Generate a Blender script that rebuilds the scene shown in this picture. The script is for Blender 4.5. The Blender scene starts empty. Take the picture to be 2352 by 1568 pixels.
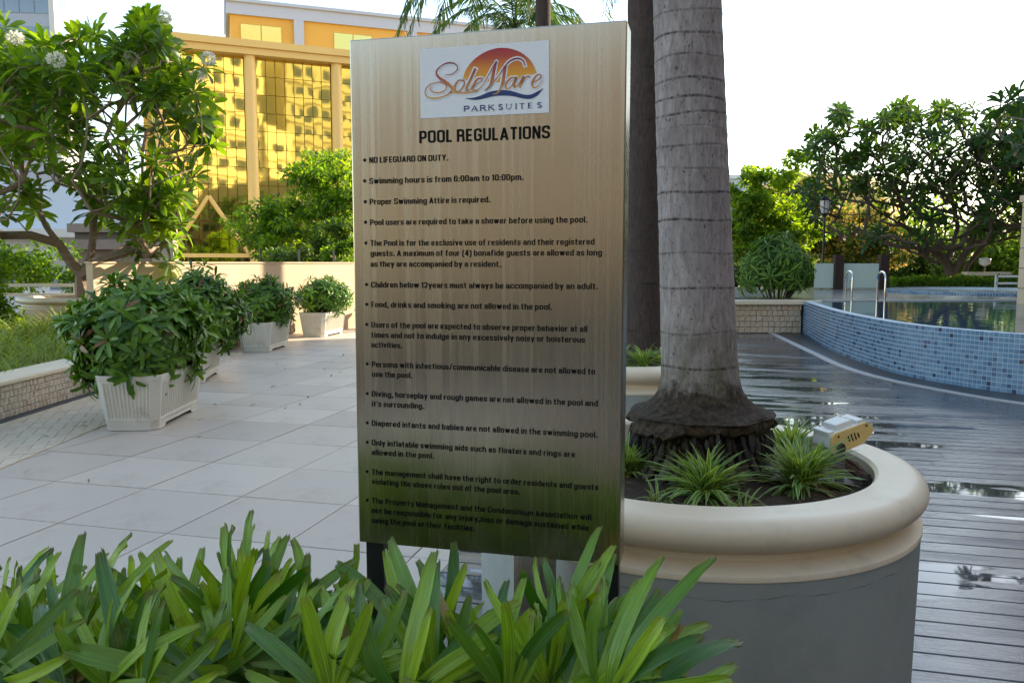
import bpy, math, random
import numpy as np
from mathutils import Vector, Matrix, Quaternion
R = math.radians
S = bpy.context.scene
COL = S.collection
random.seed(7); RNG = np.random.default_rng(7)

# ------------------------------------------------------------------ camera
FPX = 1829.0; PITCH = math.atan(179/FPX)          # the photo measured on a 2352 x 1568 grid
cam_d = bpy.data.cameras.new('camera'); cam = bpy.data.objects.new('camera', cam_d); COL.objects.link(cam)
cam_d.sensor_width = 36; cam_d.lens = 36*FPX/2352; cam_d.clip_start = .05; cam_d.clip_end = 3000
cam.location = (0, 0, 1.5); cam.rotation_euler = (math.pi/2-PITCH, 0, 0)
S.camera = cam
# ------------------------------------------------------------------ light
SUN_AZ = R(62); SUN_EL = R(27)
sun_dir = Vector((math.cos(SUN_EL)*math.sin(SUN_AZ), math.cos(SUN_EL)*math.cos(SUN_AZ), math.sin(SUN_EL)))
W = bpy.data.worlds.new('World'); S.world = W; W.use_nodes = True
wn = W.node_tree; bg = wn.nodes['Background']
sky = wn.nodes.new('ShaderNodeTexSky'); sky.sky_type = 'NISHITA'; sky.sun_disc = False
sky.sun_elevation = SUN_EL; sky.sun_rotation = SUN_AZ; sky.air_density = 1.0; sky.dust_density = .7; sky.ozone_density = 1.8
wb = wn.nodes.new('ShaderNodeVectorMath'); wb.operation = 'MULTIPLY'; wb.inputs[1].default_value = (1.15, 1.0, .81)     # the camera's warm white balance
wn.links.new(sky.outputs[0], wb.inputs[0]); wn.links.new(wb.outputs[0], bg.inputs[0]); bg.inputs[1].default_value = .15
sl = bpy.data.lights.new('sun', 'SUN'); sl.energy = 3.6; sl.angle = R(.5); sl.color = (1, .86, .66)
so = bpy.data.objects.new('sun', sl); COL.objects.link(so); so.rotation_euler = sun_dir.to_track_quat('Z', 'Y').to_euler()
S.view_settings.view_transform = 'Standard'; S.view_settings.look = 'None'; S.view_settings.gamma = 1
S.view_settings.use_curve_mapping = False; S.view_settings.exposure = 1.84
S.cycles.max_bounces = 8; S.cycles.transparent_max_bounces = 8

# ------------------------------------------------------------------ helpers
def ray(u, v):
    a = (u-1176)/FPX; b = (784-v)/FPX
    return Vector((a, math.cos(PITCH)+b*math.sin(PITCH), -math.sin(PITCH)+b*math.cos(PITCH)))
def at(u, v, Y):                # real point at distance Y ahead
    d = ray(u, v); return Vector((0, 0, 1.5))+d*(Y/d.y)
def ground(u, v, z=0):
    d = ray(u, v); return Vector((0, 0, 1.5))+d*((z-1.5)/d.z)

def props(o, label=None, cat=None, group=None, kind=None):
    if label: o['label'] = label
    if cat: o['category'] = cat
    if group: o['group'] = group
    if kind: o['kind'] = kind
    return o
def empty(name, loc=(0, 0, 0), rz=0, **k):
    o = bpy.data.objects.new(name, None); COL.objects.link(o); o.location = loc; o.rotation_euler = (0, 0, rz)
    o.empty_display_size = .2
    return props(o, **k)
def link(name, me, parent=None, **k):
    o = bpy.data.objects.new(name, me); COL.objects.link(o)
    if parent: o.parent = parent
    return props(o, **k)
def mesh_np(name, v, f4, mat, tint=None, smooth=True, uv=None, mi=None):
    """v (n,3); f4 list of index arrays all same width (m,k)"""
    me = bpy.data.meshes.new(name); v = np.asarray(v, np.float32); f4 = np.asarray(f4, np.int32)
    m, k = f4.shape
    me.vertices.add(len(v)); me.vertices.foreach_set('co', v.ravel())
    me.loops.add(m*k); me.loops.foreach_set('vertex_index', f4.ravel())
    me.polygons.add(m); me.polygons.foreach_set('loop_start', np.arange(m, dtype=np.int32)*k)
    for q in (mat if isinstance(mat, (list, tuple)) else [mat]): me.materials.append(q)
    if mi is not None: me.polygons.foreach_set('material_index', np.asarray(mi, np.int32))
    me.polygons.foreach_set('use_smooth', np.full(m, smooth))
    me.update(calc_edges=True)
    if tint is not None:
        a = me.attributes.new('tint', 'FLOAT', 'POINT'); a.data.foreach_set('value', np.asarray(tint, np.float32))
    if uv is not None:
        l = me.uv_layers.new(name='UVMap'); l.data.foreach_set('uv', np.asarray(uv, np.float32)[f4.ravel()].ravel())
    return me
class MB:
    def __init__(s): s.v = []; s.f = []; s.m = []; s.t = []
    def add(s, vs, fs, m=0, t=0.0):
        n = len(s.v); s.v += [tuple(q) for q in vs]; s.f += [tuple(i+n for i in f) for f in fs]; s.m += [m]*len(fs); s.t += [t]*len(vs); return s
    def box(s, a, b, m=0, t=0.0, M=None):
        x0, y0, z0 = a; x1, y1, z1 = b
        vs = [Vector(q) for q in ((x0,y0,z0),(x1,y0,z0),(x1,y1,z0),(x0,y1,z0),(x0,y0,z1),(x1,y0,z1),(x1,y1,z1),(x0,y1,z1))]
        if M: vs = [M@q for q in vs]
        return s.add(vs, [(0,3,2,1),(4,5,6,7),(0,1,5,4),(1,2,6,5),(2,3,7,6),(3,0,4,7)], m, t)
    def lathe(s, prof, seg=48, c=(0,0,0), m=0, t=0.0, close=False):
        vs = []; fs = []
        for r, z in prof:
            for i in range(seg):
                a = 2*math.pi*i/seg; vs.append((c[0]+r*math.cos(a), c[1]+r*math.sin(a), c[2]+z))
        n = len(prof)
        for j in range(n-1 if not close else n):
            j2 = (j+1) % n
            for i in range(seg):
                k = (i+1) % seg; fs.append((j*seg+i, j*seg+k, j2*seg+k, j2*seg+i))
        return s.add(vs, fs, m, t)
    def tube(s, pts, rad, seg=8, m=0, t=0.0, cap=True):
        pts = [Vector(p) for p in pts]; n = len(pts)
        if not hasattr(rad, '__len__'): rad = [rad]*n
        vs = []; fs = []; up = Vector((.13, .21, 1)).normalized(); side = None
        for i, p in enumerate(pts):
            d = (pts[min(i+1, n-1)]-pts[max(i-1, 0)])
            d = d.normalized() if d.length > 1e-9 else Vector((0, 0, 1))
            if side is None:
                side = d.cross(up); side = side.normalized() if side.length > .05 else d.cross(Vector((1, 0, 0))).normalized()
            else:
                side = side-d*side.dot(d); side = side.normalized() if side.length > 1e-6 else d.cross(up).normalized()
            o = d.cross(side)
            for k in range(seg):
                a = 2*math.pi*k/seg; vs.append(p+(side*math.cos(a)+o*math.sin(a))*rad[i])
        for i in range(n-1):
            for k in range(seg):
                q = (k+1) % seg; fs.append((i*seg+k, i*seg+q, (i+1)*seg+q, (i+1)*seg+k))
        if cap: fs.append(tuple(range(seg))[::-1]); fs.append(tuple((n-1)*seg+k for k in range(seg)))
        return s.add(vs, fs, m, t)
    def prism(s, poly, z0, z1, m=0, t=0.0):
        n = len(poly); vs = [(p[0], p[1], z0) for p in poly]+[(p[0], p[1], z1) for p in poly]
        fs = [tuple(range(n))[::-1], tuple(range(n, 2*n))]+[(i, (i+1) % n, n+(i+1) % n, n+i) for i in range(n)]
        return s.add(vs, fs, m, t)
    def mesh(s, name, mats, smooth=False):
        me = bpy.data.meshes.new(name); me.from_pydata(s.v, [], s.f)
        for q in (mats if isinstance(mats, (list, tuple)) else [mats]): me.materials.append(q)
        me.polygons.foreach_set('material_index', s.m)
        me.polygons.foreach_set('use_smooth', [smooth]*len(s.f))
        a = me.attributes.new('tint', 'FLOAT', 'POINT'); a.data.foreach_set('value', s.t)
        me.update(); return me
    def build(s, name, mats, parent=None, smooth=False, **k):
        me = s.mesh(name, mats, smooth)
        if smooth:
            try: me.set_sharp_from_angle(angle=R(40))
            except Exception: pass
        return link(name, me, parent, **k)
def bevel(o, w, seg=2):
    b = o.modifiers.new('bevel', 'BEVEL'); b.width = w; b.segments = seg; b.limit_method = 'ANGLE'; return o

# ------------------------------------------------------------------ materials
def mat(name, col, rough=.6, col2=None, scale=6, var=.5, bump=0, bscale=40, metal=0, spec=.5, stretch=(1,1,1), tintmix=None, tintamt=0, coat=0, detail=6, dirt=None, dirtz=None):
    m = bpy.data.materials.new(name); m.use_nodes = True; N = m.node_tree.nodes; L = m.node_tree.links
    p = N['Principled BSDF']; p.inputs['Roughness'].default_value = rough; p.inputs['Metallic'].default_value = metal
    p.inputs['Specular IOR Level'].default_value = spec
    if coat: p.inputs['Coat Weight'].default_value = coat; p.inputs['Coat Roughness'].default_value = .15
    tc = N.new('ShaderNodeTexCoord'); mp = N.new('ShaderNodeMapping'); mp.inputs['Scale'].default_value = stretch
    L.new(tc.outputs['Object'], mp.inputs[0])
    base = None
    if col2 is not None:
        n = N.new('ShaderNodeTexNoise'); n.inputs['Scale'].default_value = scale; n.inputs['Detail'].default_value = detail; n.inputs['Roughness'].default_value = .65
        L.new(mp.outputs[0], n.inputs['Vector'])
        r = N.new('ShaderNodeValToRGB'); r.color_ramp.elements[0].position = .5-var/2; r.color_ramp.elements[1].position = .5+var/2
        r.color_ramp.elements[0].color = (*col, 1); r.color_ramp.elements[1].color = (*col2, 1)
        L.new(n.outputs[0], r.inputs[0]); base = r.outputs[0]
    if tintmix is not None:
        at_ = N.new('ShaderNodeAttribute'); at_.attribute_name = 'tint'; oi = N.new('ShaderNodeObjectInfo')
        ad = N.new('ShaderNodeMath'); ad.operation = 'ADD'; L.new(at_.outputs['Fac'], ad.inputs[0]); L.new(oi.outputs['Random'], ad.inputs[1])
        fr = N.new('ShaderNodeMath'); fr.operation = 'FRACT'; L.new(ad.outputs[0], fr.inputs[0])
        mu = N.new('ShaderNodeMath'); mu.operation = 'MULTIPLY'; L.new(fr.outputs[0], mu.inputs[0]); mu.inputs[1].default_value = tintamt
        mx = N.new('ShaderNodeMix'); mx.data_type = 'RGBA'; L.new(mu.outputs[0], mx.inputs[0])
        if base: L.new(base, mx.inputs[6])
        else: mx.inputs[6].default_value = (*col, 1)
        mx.inputs[7].default_value = (*tintmix, 1); base = mx.outputs[2]
    if dirt is not None:                       # (colour, amount, scale, threshold)
        n = N.new('ShaderNodeTexNoise'); n.inputs['Scale'].default_value = dirt[2]; n.inputs['Detail'].default_value = 10; n.inputs['Roughness'].default_value = .7
        L.new(tc.outputs['Object'], n.inputs['Vector'])
        r = N.new('ShaderNodeMapRange'); r.inputs[1].default_value = dirt[3]; r.inputs[2].default_value = dirt[3]+.18; r.inputs[4].default_value = dirt[1]
        L.new(n.outputs[0], r.inputs[0]); mx = N.new('ShaderNodeMix'); mx.data_type = 'RGBA'; L.new(r.outputs[0], mx.inputs[0])
        if base: L.new(base, mx.inputs[6])
        else: mx.inputs[6].default_value = (*col, 1)
        mx.inputs[7].default_value = (*dirt[0], 1); base = mx.outputs[2]
    if base: L.new(base, p.inputs['Base Color'])
    else: p.inputs['Base Color'].default_value = (*col, 1)
    if bump:
        n = N.new('ShaderNodeTexNoise'); n.inputs['Scale'].default_value = bscale; n.inputs['Detail'].default_value = 5; L.new(mp.outputs[0], n.inputs['Vector'])
        b = N.new('ShaderNodeBump'); b.inputs['Strength'].default_value = bump; b.inputs['Distance'].default_value = .01
        L.new(n.outputs[0], b.inputs['Height']); L.new(b.outputs[0], p.inputs['Normal'])
    return m
def leafmat(name, c1, c2, rough=.42, trans=.35, tcol=None, stripes=False, spec=.4, margin=None, edge=None):
    m = bpy.data.materials.new(name); m.use_nodes = True; N = m.node_tree.nodes; L = m.node_tree.links
    p = N['Principled BSDF']; p.inputs['Roughness'].default_value = rough; p.inputs['Specular IOR Level'].default_value = spec
    a = N.new('ShaderNodeAttribute'); a.attribute_name = 'tint'; oi = N.new('ShaderNodeObjectInfo')
    ad = N.new('ShaderNodeMath'); L.new(a.outputs['Fac'], ad.inputs[0]); L.new(oi.outputs['Random'], ad.inputs[1])
    fr = N.new('ShaderNodeMath'); fr.operation = 'FRACT'; L.new(ad.outputs[0], fr.inputs[0])
    mx = N.new('ShaderNodeMix'); mx.data_type = 'RGBA'; L.new(fr.outputs[0], mx.inputs[0]); mx.inputs[6].default_value = (*c1, 1); mx.inputs[7].default_value = (*c2, 1)
    col = mx.outputs[2]
    if edge is not None:      # a few dry leaves
        g = N.new('ShaderNodeMath'); g.operation = 'GREATER_THAN'; L.new(fr.outputs[0], g.inputs[0]); g.inputs[1].default_value = edge[1]
        m2 = N.new('ShaderNodeMix'); m2.data_type = 'RGBA'; L.new(g.outputs[0], m2.inputs[0]); L.new(col, m2.inputs[6]); m2.inputs[7].default_value = (*edge[0], 1); col = m2.outputs[2]
    if stripes or margin is not None:
        uv = N.new('ShaderNodeUVMap'); sp = N.new('ShaderNodeSeparateXYZ'); L.new(uv.outputs[0], sp.inputs[0])
    if stripes:
        mp = N.new('ShaderNodeCombineXYZ'); mu = N.new('ShaderNodeMath'); mu.operation = 'MULTIPLY'; mu.inputs[1].default_value = 9; L.new(sp.outputs[0], mu.inputs[0]); L.new(mu.outputs[0], mp.inputs[0])
        mv = N.new('ShaderNodeMath'); mv.operation = 'MULTIPLY'; mv.inputs[1].default_value = .5; L.new(sp.outputs[1], mv.inputs[0]); L.new(mv.outputs[0], mp.inputs[1]); L.new(oi.outputs['Random'], mp.inputs[2])
        n = N.new('ShaderNodeTexNoise'); n.inputs['Scale'].default_value = 3.0; n.inputs['Detail'].default_value = 2; L.new(mp.outputs[0], n.inputs['Vector'])
        rr = N.new('ShaderNodeMapRange'); rr.inputs[1].default_value = .35; rr.inputs[2].default_value = .72; rr.inputs[3].default_value = .62; rr.inputs[4].default_value = 1.55; L.new(n.outputs[0], rr.inputs[0])
        vm = N.new('ShaderNodeVectorMath'); vm.operation = 'SCALE'; L.new(col, vm.inputs[0]); L.new(rr.outputs[0], vm.inputs['Scale']); col = vm.outputs[0]
        tip = N.new('ShaderNodeMapRange'); tip.inputs[1].default_value = .9; tip.inputs[2].default_value = 1.0; tip.inputs[4].default_value = .35; L.new(sp.outputs[1], tip.inputs[0])
        m3 = N.new('ShaderNodeMix'); m3.data_type = 'RGBA'; L.new(tip.outputs[0], m3.inputs[0]); L.new(col, m3.inputs[6]); m3.inputs[7].default_value = (.30, .24, .08, 1); col = m3.outputs[2]
        bp = N.new('ShaderNodeBump'); bp.inputs['Strength'].default_value = .35; bp.inputs['Distance'].default_value = .004; L.new(n.outputs[0], bp.inputs['Height']); L.new(bp.outputs[0], p.inputs['Normal'])
    if margin is not None:
        s1 = N.new('ShaderNodeMath'); s1.operation = 'SUBTRACT'; L.new(sp.outputs[0], s1.inputs[0]); s1.inputs[1].default_value = .5
        s2 = N.new('ShaderNodeMath'); s2.operation = 'ABSOLUTE'; L.new(s1.outputs[0], s2.inputs[0])
        s3 = N.new('ShaderNodeMath'); s3.operation = 'GREATER_THAN'; L.new(s2.outputs[0], s3.inputs[0]); s3.inputs[1].default_value = .30
        m4 = N.new('ShaderNodeMix'); m4.data_type = 'RGBA'; L.new(s3.outputs[0], m4.inputs[0]); L.new(col, m4.inputs[6]); m4.inputs[7].default_value = (*margin, 1); col = m4.outputs[2]
    L.new(col, p.inputs['Base Color'])
    tr = N.new('ShaderNodeBsdfTranslucent'); tcm = N.new('ShaderNodeMix'); tcm.data_type = 'RGBA'; tcm.blend_type = 'MULTIPLY'; tcm.inputs[0].default_value = 1
    L.new(col, tcm.inputs[6]); tcm.inputs[7].default_value = (*(tcol or (2.6, 2.2, .7)), 1); L.new(tcm.outputs[2], tr.inputs[0])
    ms = N.new('ShaderNodeMixShader'); ms.inputs[0].default_value = trans
    L.new(p.outputs[0], ms.inputs[1]); L.new(tr.outputs[0], ms.inputs[2]); L.new(ms.outputs[0], N['Material Output'].inputs[0])
    return m

M = {}
M['cream'] = mat('cream_paint', (.66, .55, .40), .45, (.74, .63, .47), 3, .7, bump=.22, bscale=14, coat=.0, dirt=((.44, .36, .26), .5, 6, .54))
M['cream_top'] = mat('cream_paint_worn', (.66, .57, .42), .5, (.74, .66, .52), 4, .5, bump=.12, bscale=35, dirt=((.16, .12, .08), .55, 26, .60))
M['grey_paint'] = mat('grey_paint', (.265, .285, .265), .5, (.32, .335, .31), 2.5, .6, bump=.15, bscale=22, dirt=((.20, .225, .20), .5, 3, .52))
M['soil'] = mat('soil', (.035, .022, .015), .95, (.075, .048, .032), 22, .5, bump=1.0, bscale=70)
M['tile'] = mat('granite', (.54, .475, .40), .42, (.69, .62, .53), 55, .5, bump=.10, bscale=220, tintmix=(.36, .29, .25), tintamt=.50, dirt=((.33, .255, .19), .55, 1.3, .54))
M['paver'] = mat('paver_stone', (.56, .49, .37), .6, (.66, .58, .45), 5, .6, bump=.12, bscale=60, tintmix=(.50, .36, .24), tintamt=.35)
M['sand'] = mat('sand_joint', (.42, .36, .27), .95)
M['grout'] = mat('joint_dark', (.075, .065, .06), .95)
M['stone'] = mat('split_stone', (.40, .31, .21), .75, (.60, .50, .38), 9, .6, bump=.8, bscale=26, tintmix=(.46, .28, .16), tintamt=.4)
M['stone_l'] = mat('split_limestone', (.50, .44, .36), .75, (.72, .66, .57), 14, .6, bump=.9, bscale=45, tintmix=(.42, .30, .20), tintamt=.5)
M['mortar'] = mat('mortar', (.13, .09, .06), .95)
M['wall'] = mat('cream_wall', (.60, .44, .29), .8, (.70, .53, .36), 1.2, .6, bump=.1, bscale=30, dirt=((.34, .26, .18), .5, .9, .6), stretch=(1, 1, .4))
M['steel_dark'] = mat('black_steel', (.012, .012, .014), .35, spec=.6)
M['chrome'] = mat('polished_steel', (.75, .76, .78), .12, metal=1)
M['water_trim'] = mat('white_grout', (.50, .57, .62), .6)
M['channel'] = mat('wet_channel', (.025, .022, .024), .35, (.045, .04, .042), 12, .6, bump=.3)
M['kerb'] = mat('pale_kerb', (.36, .35, .34), .5, (.45, .44, .43), 8, .6)
M['bark'] = mat('frangipani_bark', (.17, .12, .085), .85, (.34, .25, .18), 9, .6, bump=.7, bscale=26, stretch=(1, 1, 2))
M['bark_dk'] = mat('dark_bark', (.065, .045, .033), .9, (.15, .11, .075), 9, .6, bump=.6, bscale=26)
M['white'] = mat('white_panel', (.84, .85, .86), .35)
M['black'] = mat('black_vinyl', (.005, .005, .006), .5, spec=.12)
M['blue'] = mat('navy_vinyl', (.012, .035, .16), .45)
M['grassL'] = leafmat('grass_blades', (.13, .22, .05), (.26, .33, .11), .5, .35)
M['potL'] = leafmat('pot_shrub_leaf', (.028, .088, .008), (.125, .260, .020), .38, .18, spec=.4, edge=((.20, .10, .05), .98))
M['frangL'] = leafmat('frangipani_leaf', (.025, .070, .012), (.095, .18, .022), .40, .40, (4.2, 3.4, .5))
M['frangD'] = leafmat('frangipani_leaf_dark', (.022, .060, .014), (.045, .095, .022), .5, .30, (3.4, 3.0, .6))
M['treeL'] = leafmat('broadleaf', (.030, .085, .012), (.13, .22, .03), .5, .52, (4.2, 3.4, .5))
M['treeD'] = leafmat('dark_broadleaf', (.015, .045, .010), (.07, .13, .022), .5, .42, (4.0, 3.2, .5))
M['flowerY'] = leafmat('yellow_blossom', (.62, .42, .06), (.72, .55, .16), .6, .3, (1.2, 1.1, .8))
M['palmL'] = leafmat('palm_leaflet', (.025, .065, .014), (.08, .14, .03), .45, .30, (2.6, 2.4, .8))
M['rhapis'] = leafmat('lady_palm_leaflet', (.025, .110, .008), (.270, .430, .022), .24, .18, (2.6, 2.4, .5), stripes=True, spec=.55, edge=((.26, .19, .06), .975))
M['rhapisF'] = leafmat('lady_palm_far', (.022, .075, .008), (.15, .27, .03), .42, .25, (2.4, 2.2, .7))
M['spider'] = leafmat('spider_plant_leaf', (.06, .17, .025), (.13, .27, .05), .45, .3, margin=(.40, .48, .20))
M['dry'] = mat('dry_leaf', (.26, .15, .08), .8, (.36, .24, .14), 20, .6)
M['petal'] = leafmat('white_petal', (.80, .78, .66), (.85, .83, .76), .5, .3, (1, 1, .9))
M['stem'] = mat('green_stem', (.10, .14, .03), .6, (.16, .17, .05), 20, .5)
M['cane'] = mat('fibre_cane', (.045, .03, .018), .9, (.10, .07, .04), 40, .5, bump=.6)

# ------------------------------------------------------------------ leaf templates: unit length along +Y, normal +Z
def tmpl(rows, droop=.25, fold=.25, jag=None, cols=3):
    """rows: [(y, halfwidth)]"""
    v = []; uv = []
    for y, w in rows:
        for c in range(cols):
            s = -1+2*c/(cols-1); yy = y
            v.append((s*w, yy*(1-droop*.25*yy), -droop*yy*yy+fold*w*abs(s))); uv.append(((s+1)/2, y))
    f = []
    for i in range(len(rows)-1):
        for c in range(cols-1):
            a = i*cols+c; f.append((a, a+1, a+cols+1, a+cols))
    return np.array(v), np.array(f), np.array(uv)
T_OBO = tmpl([(0, .02), (.3, .085), (.62, .155), (.86, .125), (1, .015)], .22, .35)
T_OBO2 = tmpl([(0, .02), (.3, .10), (.62, .15), (.86, .12), (1, .02)], .45, .3)
T_STRAP = tmpl([(0, .05), (.3, .10), (.65, .125), (.9, .095), (1, .02)], .40, .35)
T_SMALL = tmpl([(0, .02), (.5, .26), (1, .02)], .2, .3)
T_BLADE = tmpl([(0, .028), (.3, .034), (.6, .028), (.85, .016), (1, .002)], .55, .5)
T_PIN = tmpl([(0, .012), (.5, .03), (1, .003)], .35, .3)
def frames(dirs, ups, roll=None):
    """dirs (n,3), ups (n,3) -> (n,3,3) rows side,dir,normal"""
    d = dirs/np.linalg.norm(dirs, axis=1, keepdims=True)
    s = np.cross(d, ups); ln = np.linalg.norm(s, axis=1, keepdims=True); s = np.where(ln < 1e-3, np.array([[1., 0, 0]]), s/np.maximum(ln, 1e-6))
    n = np.cross(s, d)
    if roll is not None:
        c = np.cos(roll)[:, None]; q = np.sin(roll)[:, None]; s, n = s*c+n*q, n*c-s*q
    return np.stack([s, d, n], 1)
def leaves_mesh(name, T, pos, F, scale, tint, material):
    tv, tf, tu = T; n = len(pos); k = len(tv)
    sc = np.asarray(scale); sc = sc[:, None, None] if sc.ndim == 1 else sc[:, None, :]
    v = (tv[None]*sc)@F+pos[:, None, :]
    f = (tf[None]+(np.arange(n)*k)[:, None, None]).reshape(-1, 4)
    return mesh_np(name, v.reshape(-1, 3), f, material, np.repeat(tint, k), True, np.tile(tu, (n, 1)))
def leaf_object_mesh(T, material, name='leaf'):
    return mesh_np(name, T[0], T[1], material, np.zeros(len(T[0])), True, T[2])
def put_leaves(parent, T, pos, F, scale, tint, material, nparts, centre, name='leaf', rest='foliage'):
    """the nearest leaves as single leaf parts, the others as one part of kind stuff"""
    pos = np.asarray(pos); n = len(pos); org = np.array(parent.location)
    dist = np.linalg.norm(pos-np.array([0, 0, 1.5]), axis=1); order = np.argsort(dist)
    near = order[:nparts]; far = order[nparts:]
    if nparts:
        me = leaf_object_mesh(T, material, name)
        for i in near:
            o = bpy.data.objects.new(name, me); COL.objects.link(o); o.parent = parent
            A = Matrix(F[i].T.tolist()).to_4x4(); s = scale[i]
            s = (s, s, s) if np.ndim(s) == 0 else tuple(s)
            o.matrix_local = Matrix.Translation(Vector(pos[i]-org)) @ A @ Matrix.Diagonal((*s, 1))
    if len(far):
        me = leaves_mesh(rest, T, pos[far]-org, F[far], np.asarray(scale)[far], np.asarray(tint)[far], material)
        link(rest, me, parent, kind='stuff')
def rosettes(centres, axes, n_leaf, length, rng, e0=10, e1=80, jitter=.2, offset=.0):
    """spiral rosettes; returns pos, frames, scale, tint"""
    P = []; D = []; U = []; SC = []; TI = []
    for c, a in zip(centres, axes):
        a = a/np.linalg.norm(a); t = np.cross(a, [0.3, .2, 1.0] if abs(a[2]) < .95 else [1, 0, 0]); t /= np.linalg.norm(t); b = np.cross(a, t)
        ph = rng.random()*6.28; k = n_leaf+int(rng.integers(-2, 3)); base_t = rng.random()
        for i in range(k):
            el = R(e1-(e1-e0)*(i/(k-1))**.8+rng.normal()*8); az = ph+i*2.4+rng.normal()*.15
            d = (t*math.cos(az)+b*math.sin(az))*math.cos(el)+a*math.sin(el)
            P.append(c-a*offset*length*(i/k)+d*.02); D.append(d); U.append(a+rng.normal(size=3)*.15)
            SC.append(length*(.72+.45*(i/k if i < k*.6 else .6))*(1+rng.normal()*jitter*.5)); TI.append((base_t*.5+rng.random()*.5) % 1)
    P = np.array(P); D = np.array(D); U = np.array(U)
    return P, frames(D, U), np.array(SC), np.array(TI)

def skeleton(roots, targets, rng, wig=.08, start_pref=0.0):
    """roots: list of polylines (list of Vector) already connected. Returns nodes, parent index"""
    nodes = []; par = []
    for poly, attach in roots:
        prev = attach
        for p in poly:
            nodes.append(np.array(p)); par.append(prev); prev = len(nodes)-1
    base = nodes[0]
    for t in sorted([np.array(q) for q in targets], key=lambda q: np.linalg.norm(q-base)):
        A = np.array(nodes); dv = t-A; dist = np.linalg.norm(dv, axis=1)
        cost = dist+np.where(A[:, 2] > t[2]-.05, .6, 0)+np.where(np.arange(len(A)) < 2, 5, 0)
        j = int(np.argmin(cost)); s = nodes[j]; L_ = dist[j]; k = max(1, int(L_/.35)); prev = j
        for i in range(1, k+1):
            f = i/k; q = s+(t-s)*f
            if i < k: q = q+rng.normal(size=3)*wig*L_*.5+np.array([0, 0, -.10*L_*math.sin(math.pi*f)])
            nodes.append(q); par.append(prev); prev = len(nodes)-1
    return nodes, par
def branches(nodes, par, r_tip, power, rmax, seg=7):
    n = len(nodes); cnt = [0]*n; kids = [[] for _ in range(n)]
    for i, p in enumerate(par):
        if p is not None and p >= 0: kids[p].append(i)
    for i in range(n-1, -1, -1):
        if not kids[i]: cnt[i] = 1
        p = par[i]
        if p is not None and p >= 0: cnt[p] += cnt[i]
    rad = [min(rmax, r_tip*c**power) for c in cnt]
    mb = MB(); done = set()
    def chain(i, start):
        pts = []; rr = []
        if start is not None: pts.append(nodes[start]); rr.append(min(rad[start], rad[i]*1.25))
        cur = i
        while True:
            pts.append(nodes[cur]); rr.append(rad[cur])
            ks = kids[cur]
            if not ks: break
            ks = sorted(ks, key=lambda k: -cnt[k])
            for k in ks[1:]: stack.append((k, cur))
            cur = ks[0]
        mb.tube(pts, rr, seg if rr[0] > .02 else 5)
    stack = [(i, None) for i in range(n) if par[i] is None or par[i] < 0]
    while stack: chain(*stack.pop())
    return mb

def frangipani(name, base, roots, targets, label, seed, leaf=.3, nleaf=15, nparts=300, r_tip=.012, rmax=.12, flowers=(), group=None, bark='bark', lm='frangL', power=.42):
    rng = np.random.default_rng(seed); e = empty(name, base, label=label, cat='tree', group=group)
    nodes, par = skeleton(roots, targets, rng)
    mb = branches([np.array(q)-np.array(base) for q in nodes], par, r_tip, power, rmax)
    mb.build('trunk', M[bark], e, smooth=True)
    kids = set(p for p in par if p is not None); tips = [i for i in range(len(nodes)) if i not in kids]
    C = np.array([nodes[i] for i in tips]); A = np.array([nodes[i]-nodes[par[i]] for i in tips]); A /= np.linalg.norm(A, axis=1, keepdims=True)
    A = A*.6+np.array([0, 0, .55])+rng.normal(size=A.shape)*.22
    P, F, SC, TI = rosettes(C, A, nleaf, leaf, rng, -25, 70, .2, .25)
    put_leaves(e, T_OBO, P, F, SC, TI, M[lm], nparts, None)
    for q in flowers:
        mb2 = []; q = np.array(q)
        n = 130; dv = rng.normal(size=(n, 3)); dv /= np.linalg.norm(dv, axis=1, keepdims=True)
        pos = q+dv*.085*np.array([1, 1, .8]); me = leaves_mesh('blossom', T_SMALL, pos-np.array(base), frames(dv+rng.normal(size=dv.shape)*.5, rng.normal(size=dv.shape)), np.full(n, .07), rng.random(n), M['petal'])
        link('blossom', me, e)
    return e
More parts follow.
